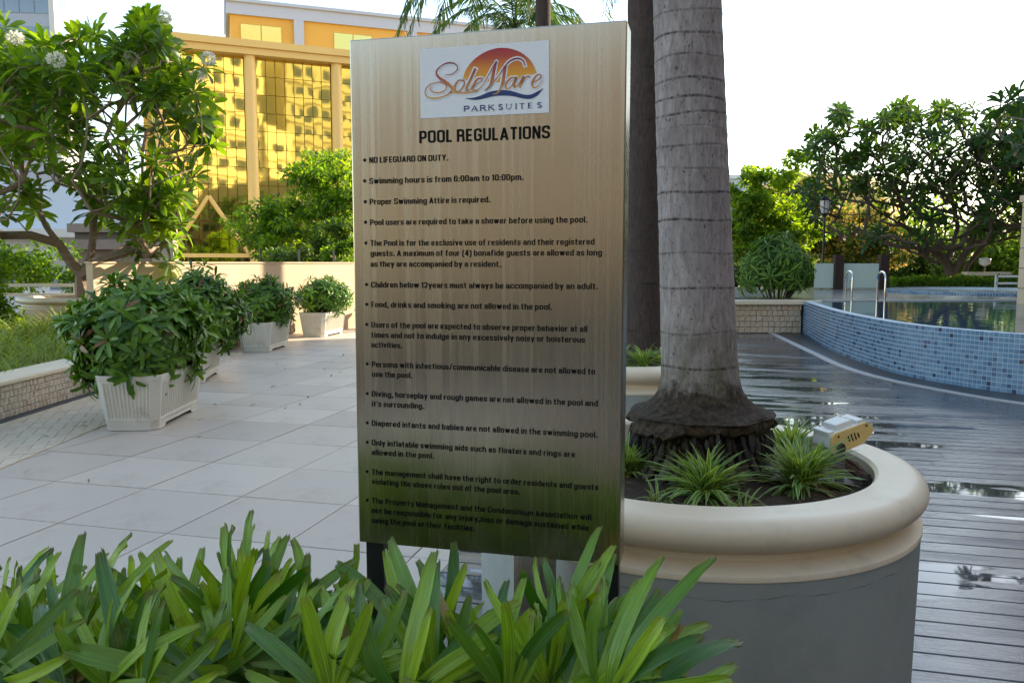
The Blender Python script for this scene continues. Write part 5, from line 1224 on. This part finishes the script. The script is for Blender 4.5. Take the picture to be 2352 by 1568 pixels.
# glass screen with dark posts
M['screen'] = mat('frosted_glass', (.50, .62, .56), .15, (.58, .68, .60), .8, .5, spec=.8)
gs = empty('glass_screen', (at(1990, 620, 24).x, 24, .72), label='frosted glass screen between two dark posts behind the pool', cat='screen')
for u0_, u1_ in ((1872, 1915), (1937, 2020)):
    a = at(u0_, 600, 24); b = at(u1_, 600, 24); o = MB().box((a.x-gs.location.x, -.01, .05), (b.x-gs.location.x, .01, .78+.0)).build('pane', M['screen'], gs)
for u_ in (1926, 2030):
    a = at(u_, 585, 24); MB().box((a.x-gs.location.x-.13, -.12, 0), (a.x-gs.location.x+.13, .12, a.z-.72)).build('post', mat('dark_timber', (.035, .018, .016), .5), gs)
# hedge
rng = np.random.default_rng(9); n = 9000; xs2 = rng.uniform(at(2040, 600, 25).x, 16.4, n); zz = 1.5-(42+0*xs2)/FPX*25+rng.uniform(-.42, .10, n)**1; yy = 25+rng.uniform(-.4, .5, n)
zz = zz+.05*np.sin(xs2*5)
D = np.stack([rng.normal(size=n)*.5, rng.normal(size=n)*.5-.2, rng.uniform(.1, 1.2, n)], 1)
hd = empty('hedge', (12, 25, .72), label='low clipped yellow green hedge behind the pool', cat='hedge')
link('foliage', leaves_mesh('foliage', T_SMALL, np.stack([xs2-12, yy-25, zz-.72], 1), frames(D, rng.normal(size=(n, 3))), .13*rng.uniform(.7, 1.2, n), rng.random(n), M['treeL']), hd, kind='stuff')
MB().box((at(2045, 600, 25).x-12, -.3, 0), (4.3, .4, .12)).build('stems', M['bark_dk'], hd, kind='stuff')
# round spa with blue tiles
sp = empty('spa_pool', (at(2270, 665, 21.5).x, 21.5, .72), label='low round blue tiled spa pool beyond the main pool', cat='spa pool')
MB().lathe([(2.55, -.1), (2.55, .075), (2.3, .08), (2.28, -.02)], 96).build('rim', M['water_trim'], sp, smooth=False)
mb = MB(); rs = random.Random(4)
for i in range(250):
    a = 2*math.pi*i/250; T_ = Matrix.Rotation(a-math.pi/2+math.pi, 4, 'Z')
    for z in (.018, .055):
        th = a; mb.box((-.027, -.004, -.015), (.027, .004, .015), rs.choice((0, 1, 2, 3)), 0, Matrix.Translation((2.552*math.cos(a), 2.552*math.sin(a), z))@Matrix.Rotation(a+math.pi/2, 4, 'Z'))
    for r_ in (2.36, 2.42, 2.49): mb.box((-.027, -.027, -.003), (.027, .027, .003), rs.choice((0, 1, 2, 3)), 0, Matrix.Translation((r_*math.cos(a), r_*math.sin(a), .08))@Matrix.Rotation(a, 4, 'Z'))
mb.build('tiles', blues, sp, kind='stuff')
# lamp post
lp = empty('lamp_post', (at(1890, 600, 26).x, 26, .0), label='black garden lamp post with glass lantern in front of the yellow flowers', cat='lamp post')
zl = at(1890, 492, 26).z; zt = at(1890, 447, 26).z
MB().tube([(0, 0, 0), (0, 0, 1.2), (0, 0, zl-.1)], [.06, .045, .04], 10).build('pole', M['steel_dark'], lp, smooth=True)
MB().lathe([(.03, zl-.1), (.10, zl-.02), (.14, zl+.02), (.10, zl+.03)], 12).build('cup', M['steel_dark'], lp)
MB().lathe([(.11, zl+.03), (.17, zl+.2), (.17, zl+.42), (.15, zl+.45)], 12).build('lantern_glass', mat('lantern_glass', (.55, .56, .58), .2), lp)
MB().lathe([(.20, zl+.44), (.18, zl+.47), (.07, zt-.06), (.02, zt), (.0, zt+.08)], 12).build('cap', M['steel_dark'], lp)
for i in range(6): a = i*math.pi/3; MB().tube([(.11*math.cos(a), .11*math.sin(a), zl+.02), (.175*math.cos(a), .175*math.sin(a), zl+.2), (.175*math.cos(a), .175*math.sin(a), zl+.45)], .012, 5).build('bar', M['steel_dark'], lp)
# garden light and bench far right
gl = empty('garden_light', (at(2262, 600, 27).x, 27, .6), label='small cream bowl garden light by the far bench', cat='light')
MB().tube([(0, 0, 0), (0, 0, .85)], .025, 8).build('pole', M['steel_dark'], gl); MB().lathe([(.02, .80), (.16, .88), (.19, 1.04), (.15, 1.08), (.0, 1.10)], 14).build('bowl', M['lampwhite'], gl, smooth=True)
bn2 = empty('stone_bench', (at(2265, 630, 26.6).x, 26.6, .6), label='pale stone bench top showing above the hedge at the far right', cat='bench')
MB().box((-.72, -.2, .50), (.72, .2, .62)).build('seat', M['cream'], bn2)
for x in (-.55, .45): MB().box((x, -.15, 0), (x+.12, .15, .50)).build('support', M['cream'], bn2)
# cream pavilion column at the right edge
a = at(2341, 600, 16.1); pc = empty('pavilion_column', (a.x, 15.5, 0), label='cream pavilion column at the right edge of the view', cat='column')
MB().box((0, 0, .6), (.6, .6, 2.72)).build('shaft', M['wall'], pc); MB().box((-.03, -.03, 2.72), (.66, .66, 2.85)).build('capital', M['wall'], pc)
for z in (1.0, 1.4, 1.8, 2.2, 2.6): MB().box((-.004, -.004, z), (.604, .604, z+.012)).build('joint', M['grout'], pc)
r2 = empty('steel_railing', (at(2320, 650, 23).x, 23, .72), label='short pale two bar railing beside the right hand column', cat='railing')
for z in (.18, .38): MB().box((-.4, 0, z), (1.4, .05, z+.06)).build('rail', M['lampwhite'], r2)
MB().box((-.42, 0, 0), (-.36, .05, .45)).build('post', M['lampwhite'], r2)

# right frangipani trees
ty = 27.5
base = T3(2190, 655); rt = [([T3(2190, 655), T3(2185, 632), T3(2172, 600)], None), ([T3(2140, 570, -.3), T3(2110, 540, -.6), T3(2060, 510, -.8), T3(2010, 480, -.8)], 2), ([T3(2190, 560, 0), T3(2200, 520, .2), T3(2190, 470, .4), T3(2180, 430, .4)], 2),
      ([T3(2120, 500, .3), T3(2080, 455, .5)], 4), ([T3(2230, 560, -.2)], 1), ([T3(2240, 500, -.2), T3(2290, 460, -.3), T3(2330, 445, -.3)], 9)]
rng = np.random.default_rng(90); tg = []
while len(tg) < 900:
    u = rng.uniform(1850, 2440); v = rng.uniform(240, 600)
    top = 238+((2200-u)**2)/(900 if u < 2200 else 1500)*.55+26*math.sin(u*.045)+14*math.sin(u*.11)
    bot = 590-abs(u-2130)*.22
    if u < 1930: bot = 540
    if v < top or v > bot: continue
    if v > 470 and rng.random() < .55: continue
    tg.append(T3(u, v, rng.uniform(-2.4, 2.4)))
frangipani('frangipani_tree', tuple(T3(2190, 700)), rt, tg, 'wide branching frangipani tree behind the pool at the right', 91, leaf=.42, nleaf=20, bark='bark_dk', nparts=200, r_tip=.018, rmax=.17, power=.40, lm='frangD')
ty = 29.0
rt = [([T3(2205, 660), T3(2222, 610), T3(2262, 560), T3(2290, 520)], None)]
rng = np.random.default_rng(92); tg = [T3(rng.uniform(2240, 2480), rng.uniform(330, 540), rng.uniform(-1.5, 1.5)) for _ in range(190)]
frangipani('frangipani_tree', tuple(T3(2205, 700)), rt, tg, 'second frangipani trunk leaning right behind the pool', 93, leaf=.42, nleaf=20, bark='bark_dk', nparts=60, r_tip=.018, rmax=.13, power=.40, lm='frangD')
# near branch entering at the upper right
ty = 13.5
rt = [([T3(2560, 640), T3(2550, 500), T3(2500, 380)], None)]
rng = np.random.default_rng(94); tg = [T3(2335+rng.uniform(-45, 260), 270+rng.uniform(-55, 100), rng.uniform(-.8, .8)) for _ in range(34)]+[T3(2290, 270), T3(2300, 235), T3(2340, 215), T3(2325, 330)]
frangipani('frangipani_tree', tuple(T3(2560, 760)), rt, tg, 'closer frangipani whose dark branch tips enter at the upper right corner', 95, leaf=.34, nleaf=16, nparts=80, r_tip=.012, rmax=.1, lm='frangD')
# background greenery at right
hill('garden_tree', 1750, 520, 30, [(1740, 500, 0, 1.4, 1.4), (1720, 440, 0, 1.1, 1.0), (1790, 460, .6, 1.1, 1.1), (1700, 560, 0, 1.4, 1.0), (1800, 540, 0, 1.4, .9), (1830, 370, 0, .30, .35), (1800, 400, 0, .5, .35), (1745, 410, 0, .5, .4)], 13000, .19, 'tall light green tree between the big palm and the lamp post', 6, ntarget=150)
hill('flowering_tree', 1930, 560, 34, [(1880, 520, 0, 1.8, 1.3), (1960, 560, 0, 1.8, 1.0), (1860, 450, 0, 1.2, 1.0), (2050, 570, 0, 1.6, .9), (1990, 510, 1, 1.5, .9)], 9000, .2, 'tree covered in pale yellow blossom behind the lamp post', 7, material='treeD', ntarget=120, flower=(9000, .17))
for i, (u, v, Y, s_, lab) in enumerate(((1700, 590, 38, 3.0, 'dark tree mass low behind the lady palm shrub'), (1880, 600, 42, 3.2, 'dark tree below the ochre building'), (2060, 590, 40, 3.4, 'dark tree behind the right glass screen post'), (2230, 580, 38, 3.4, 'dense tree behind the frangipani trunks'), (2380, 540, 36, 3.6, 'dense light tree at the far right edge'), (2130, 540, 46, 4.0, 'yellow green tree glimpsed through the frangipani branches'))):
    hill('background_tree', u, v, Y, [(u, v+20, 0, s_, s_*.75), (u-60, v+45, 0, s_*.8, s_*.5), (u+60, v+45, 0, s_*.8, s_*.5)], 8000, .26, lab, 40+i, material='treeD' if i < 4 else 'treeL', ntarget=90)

# ================================================================== FOREGROUND LADY PALMS
NL = 6; LF = []
for k in range(NL):
    rg = np.random.default_rng(200+k); cols = 9; rows = 12; v = []; uv = []; w0_ = rg.uniform(.052, .076); dr = (.06, .16, .30, .42, .58, .75)[k]; tw = rg.uniform(-.3, .3); side = rg.uniform(-.08, .08)
    for i in range(rows):
        t = i/(rows-1); w = w0_*(math.sin(math.pi*min(1, .10+t*.72))**.65)*(1 if t < .86 else 1-(t-.86)*1.9); w = max(w, .012)
        for c in range(cols):
            s = -1+2*c/(cols-1); y = t
            if i == rows-1: y += rg.uniform(-.035, .012)+(-.02 if c % 2 else .012)
            if i == rows-2 and c in (0, cols-1): y += .02
            z = -dr*t*t*1.1+(.0042 if c % 2 else 0)+abs(s)*w*.22; x = s*w+side*math.sin(t*3)
            v.append((x, y*(1-.12*dr*t), z+x*tw*t)); uv.append(((s+1)/2, t))
    f = [(i*cols+c, i*cols+c+1, (i+1)*cols+c+1, (i+1)*cols+c) for i in range(rows-1) for c in range(cols-1)]
    LF.append(mesh_np('leaflet', np.array(v), np.array(f), M['rhapis'], np.zeros(len(v)), True, np.array(uv)))
rg = random.Random(88)
def lp_fan(plant, u, v, Y, axis_deg, spread, n, length, lean=.2, wide=1.0):
    """one fan leaf: petiole + leaflets spreading from its end. axis_deg: 90 = straight up, 0 = to the right; lean: towards the camera"""
    c = at(u, v+(42 if v < 1560 else 10), Y); org = plant.location
    base = Vector((org.x+(c.x-org.x)*.35, org.y+(c.y-org.y)*.35, max(.25, c.z-.42)))
    mid = (base+c)/2+Vector((0, .01, .03)); fr = MB().tube([base-org, mid-org, c-org], [.0045, .0038, .003], 6).build('frond', M['stem'], plant, smooth=True)
    ax = R(axis_deg); aim = Vector((math.cos(ax), -lean, math.sin(ax))).normalized()
    nrm = Vector((rg.uniform(-.5, .5), -1, rg.uniform(.2, 1.6))); nrm = (nrm-aim*nrm.dot(aim)).normalized(); sid = aim.cross(nrm)
    n = n+(2 if n > 5 else 0)
    for i in range(n):
        a = R(-spread+2*spread*(i+.5)/n+rg.uniform(-5, 5)); d = (aim*math.cos(a)+sid*math.sin(a)).normalized()
        nn = (nrm+d.cross(nrm)*rg.uniform(-.5, .5)+Vector((0, 0, .3))); nn = (nn-d*nn.dot(d)).normalized(); s = d.cross(nn)
        o = link('leaflet', LF[rg.randrange(NL)], fr); l = length*rg.uniform(.82, 1.12)*(1-.12*abs(a)/R(max(spread, 1)))
        A = Matrix((s, d, nn)).transposed().to_4x4(); o.matrix_local = Matrix.Translation(c-org)@A@Matrix.Diagonal((l*wide*rg.uniform(.85, 1.15), l, l*rg.uniform(.8, 1.2), 1))
FANS = {  # plant: (u, Y, label, fans)
 0: (20, 1.55, 'lady palm at the bottom left corner', [(75, 1536, 1.45, 110, 85, 8, .20), (-20, 1480, 1.6, 85, 60, 7, .22), (60, 1440, 1.7, 80, 55, 7, .20), (10, 1370, 1.75, 75, 50, 6, .14), (-30, 1560, 1.35, 60, 80, 7, .2)]),
 1: (200, 1.55, 'lady palm second from the left in the front hedge', [(215, 1440, 1.62, 88, 42, 7, .22), (165, 1490, 1.5, 120, 60, 7, .20), (300, 1400, 1.8, 100, 60, 7, .17), (250, 1560, 1.35, 70, 80, 7, .22), (130, 1400, 1.75, 95, 45, 6, .17)]),
 2: (400, 1.55, 'lady palm in the front hedge below the near planter box', [(400, 1400, 1.7, 120, 65, 7, .20), (470, 1530, 1.35, 165, 40, 5, .26), (360, 1520, 1.5, 90, 70, 8, .20), (420, 1440, 1.6, 150, 40, 4, .22), (330, 1590, 1.3, 60, 70, 6, .2)]),
 3: (560, 1.6, 'tallest lady palm with upright fans at the left of the sign', [(552, 1430, 1.55, 90, 72, 9, .215), (580, 1360, 1.75, 95, 50, 7, .20), (521, 1500, 1.45, 95, 75, 7, .17), (620, 1400, 1.65, 75, 55, 7, .22), (540, 1340, 1.8, 80, 35, 5, .17), (650, 1490, 1.5, 45, 60, 6, .22)]),
 4: (740, 1.6, 'lady palm just left of the black sign leg', [(710, 1455, 1.65, 75, 60, 7, .21), (780, 1520, 1.5, 100, 80, 8, .20), (690, 1540, 1.4, 60, 80, 8, .2), (790, 1500, 1.7, 100, 50, 5, .17), (760, 1600, 1.3, 80, 80, 7, .2)]),
 5: (960, 1.6, 'lady palm below the left half of the sign', [(995, 1450, 1.62, 88, 36, 5, .215), (925, 1435, 1.66, 112, 20, 3, .20), (900, 1540, 1.5, 120, 70, 7, .20), (1000, 1530, 1.42, 80, 85, 8, .22), (880, 1500, 1.62, 165, 30, 3, .20), (930, 1600, 1.3, 100, 80, 7, .2)]),
 6: (1130, 1.6, 'lady palm with a broad leaning leaflet under the middle of the sign', [(1175, 1500, 1.6, 128, 14, 2, .235, 1.5), (1120, 1530, 1.45, 90, 85, 8, .2), (1180, 1500, 1.5, 30, 60, 5, .21), (1080, 1540, 1.6, 100, 60, 5, .18), (1160, 1600, 1.3, 95, 80, 7, .2)]),
 7: (1300, 1.6, 'lady palm with tall fan crossing the lower right of the sign', [(1298, 1425, 1.55, 90, 62, 7, .205), (1330, 1440, 1.55, 15, 38, 5, .22), (1360, 1520, 1.42, 60, 80, 8, .21), (1260, 1530, 1.4, 110, 80, 7, .2), (1385, 1440, 1.65, 91, 4, 1, .20, 1.4), (1250, 1450, 1.6, 175, 25, 3, .20)]),
 8: (1360, 1.5, 'lady palm at the right end of the hedge before the planter', [(1400, 1490, 1.5, 38, 50, 6, .20), (1370, 1570, 1.35, 60, 85, 8, .20), (1420, 1570, 1.4, 15, 50, 5, .17)]),
}
for k, (u, Y, lab, fans) in FANS.items():
    g = at(u, 1500, Y); pl = empty('lady_palm', (g.x, Y, .02), label=lab, cat='palm plant', group='lady palms in the front hedge')
    mb = MB()
    for i in range(7):
        q = Vector((rg.uniform(-.08, .08), rg.uniform(-.07, .07), 0)); mb.tube([q, q+Vector((rg.uniform(-.02, .02), rg.uniform(-.02, .02), .35)), q+Vector((rg.uniform(-.05, .05), rg.uniform(-.05, .05), .66))], [.011, .010, .006], 7)
    mb.build('cane', M['cane'], pl, smooth=True, kind='stuff')
    for f in fans: lp_fan(pl, f[0], f[1], f[2], f[3], f[4], f[5], f[6]*.93, rg.uniform(.05, .55), f[7] if len(f) > 7 else 1.0)
    for j in range(5):      # lower, inner fans
        lp_fan(pl, u+rg.uniform(-110, 110), 1590+rg.uniform(-40, 60), Y-rg.uniform(-.15, .2), rg.uniform(0, 180), 85, 7, rg.uniform(.19, .25), rg.uniform(.1, 1.2))
    for j in range(2 if k < 4 else 0):
        lp_fan(pl, u+rg.uniform(-110, 110), 1500+rg.uniform(-40, 40), Y+rg.uniform(.05, .25), rg.uniform(0, 180), 80, 7, rg.uniform(.17, .23), rg.uniform(0, .9))
MB().box((-1.4, .9, .0), (.62, 1.85, .022)).build('hedge_soil', M['soil'], kind='structure')
# fallen leaves on the paving and the deck, husk fibres under the palm skirt
rng = np.random.default_rng(15); n = 46; xx = np.concatenate([rng.uniform(-4.6, -2.2, 34), rng.uniform(1.9, 4.5, 12)]); yy = np.concatenate([rng.uniform(5.2, 13, 34), rng.uniform(3, 9, 12)])
az = rng.random(n)*6.283; D = np.stack([np.cos(az), np.sin(az), np.full(n, .05)], 1)
link('fallen_leaves', leaves_mesh('fallen_leaves', T_STRAP, np.stack([xx, yy, np.full(n, .016)], 1), frames(D, np.tile([0, 0, 1.], (n, 1))+rng.normal(size=(n, 3))*.2), rng.uniform(.035, .10, n), rng.random(n), M['dry']), kind='stuff')
print('objects', len(bpy.data.objects))
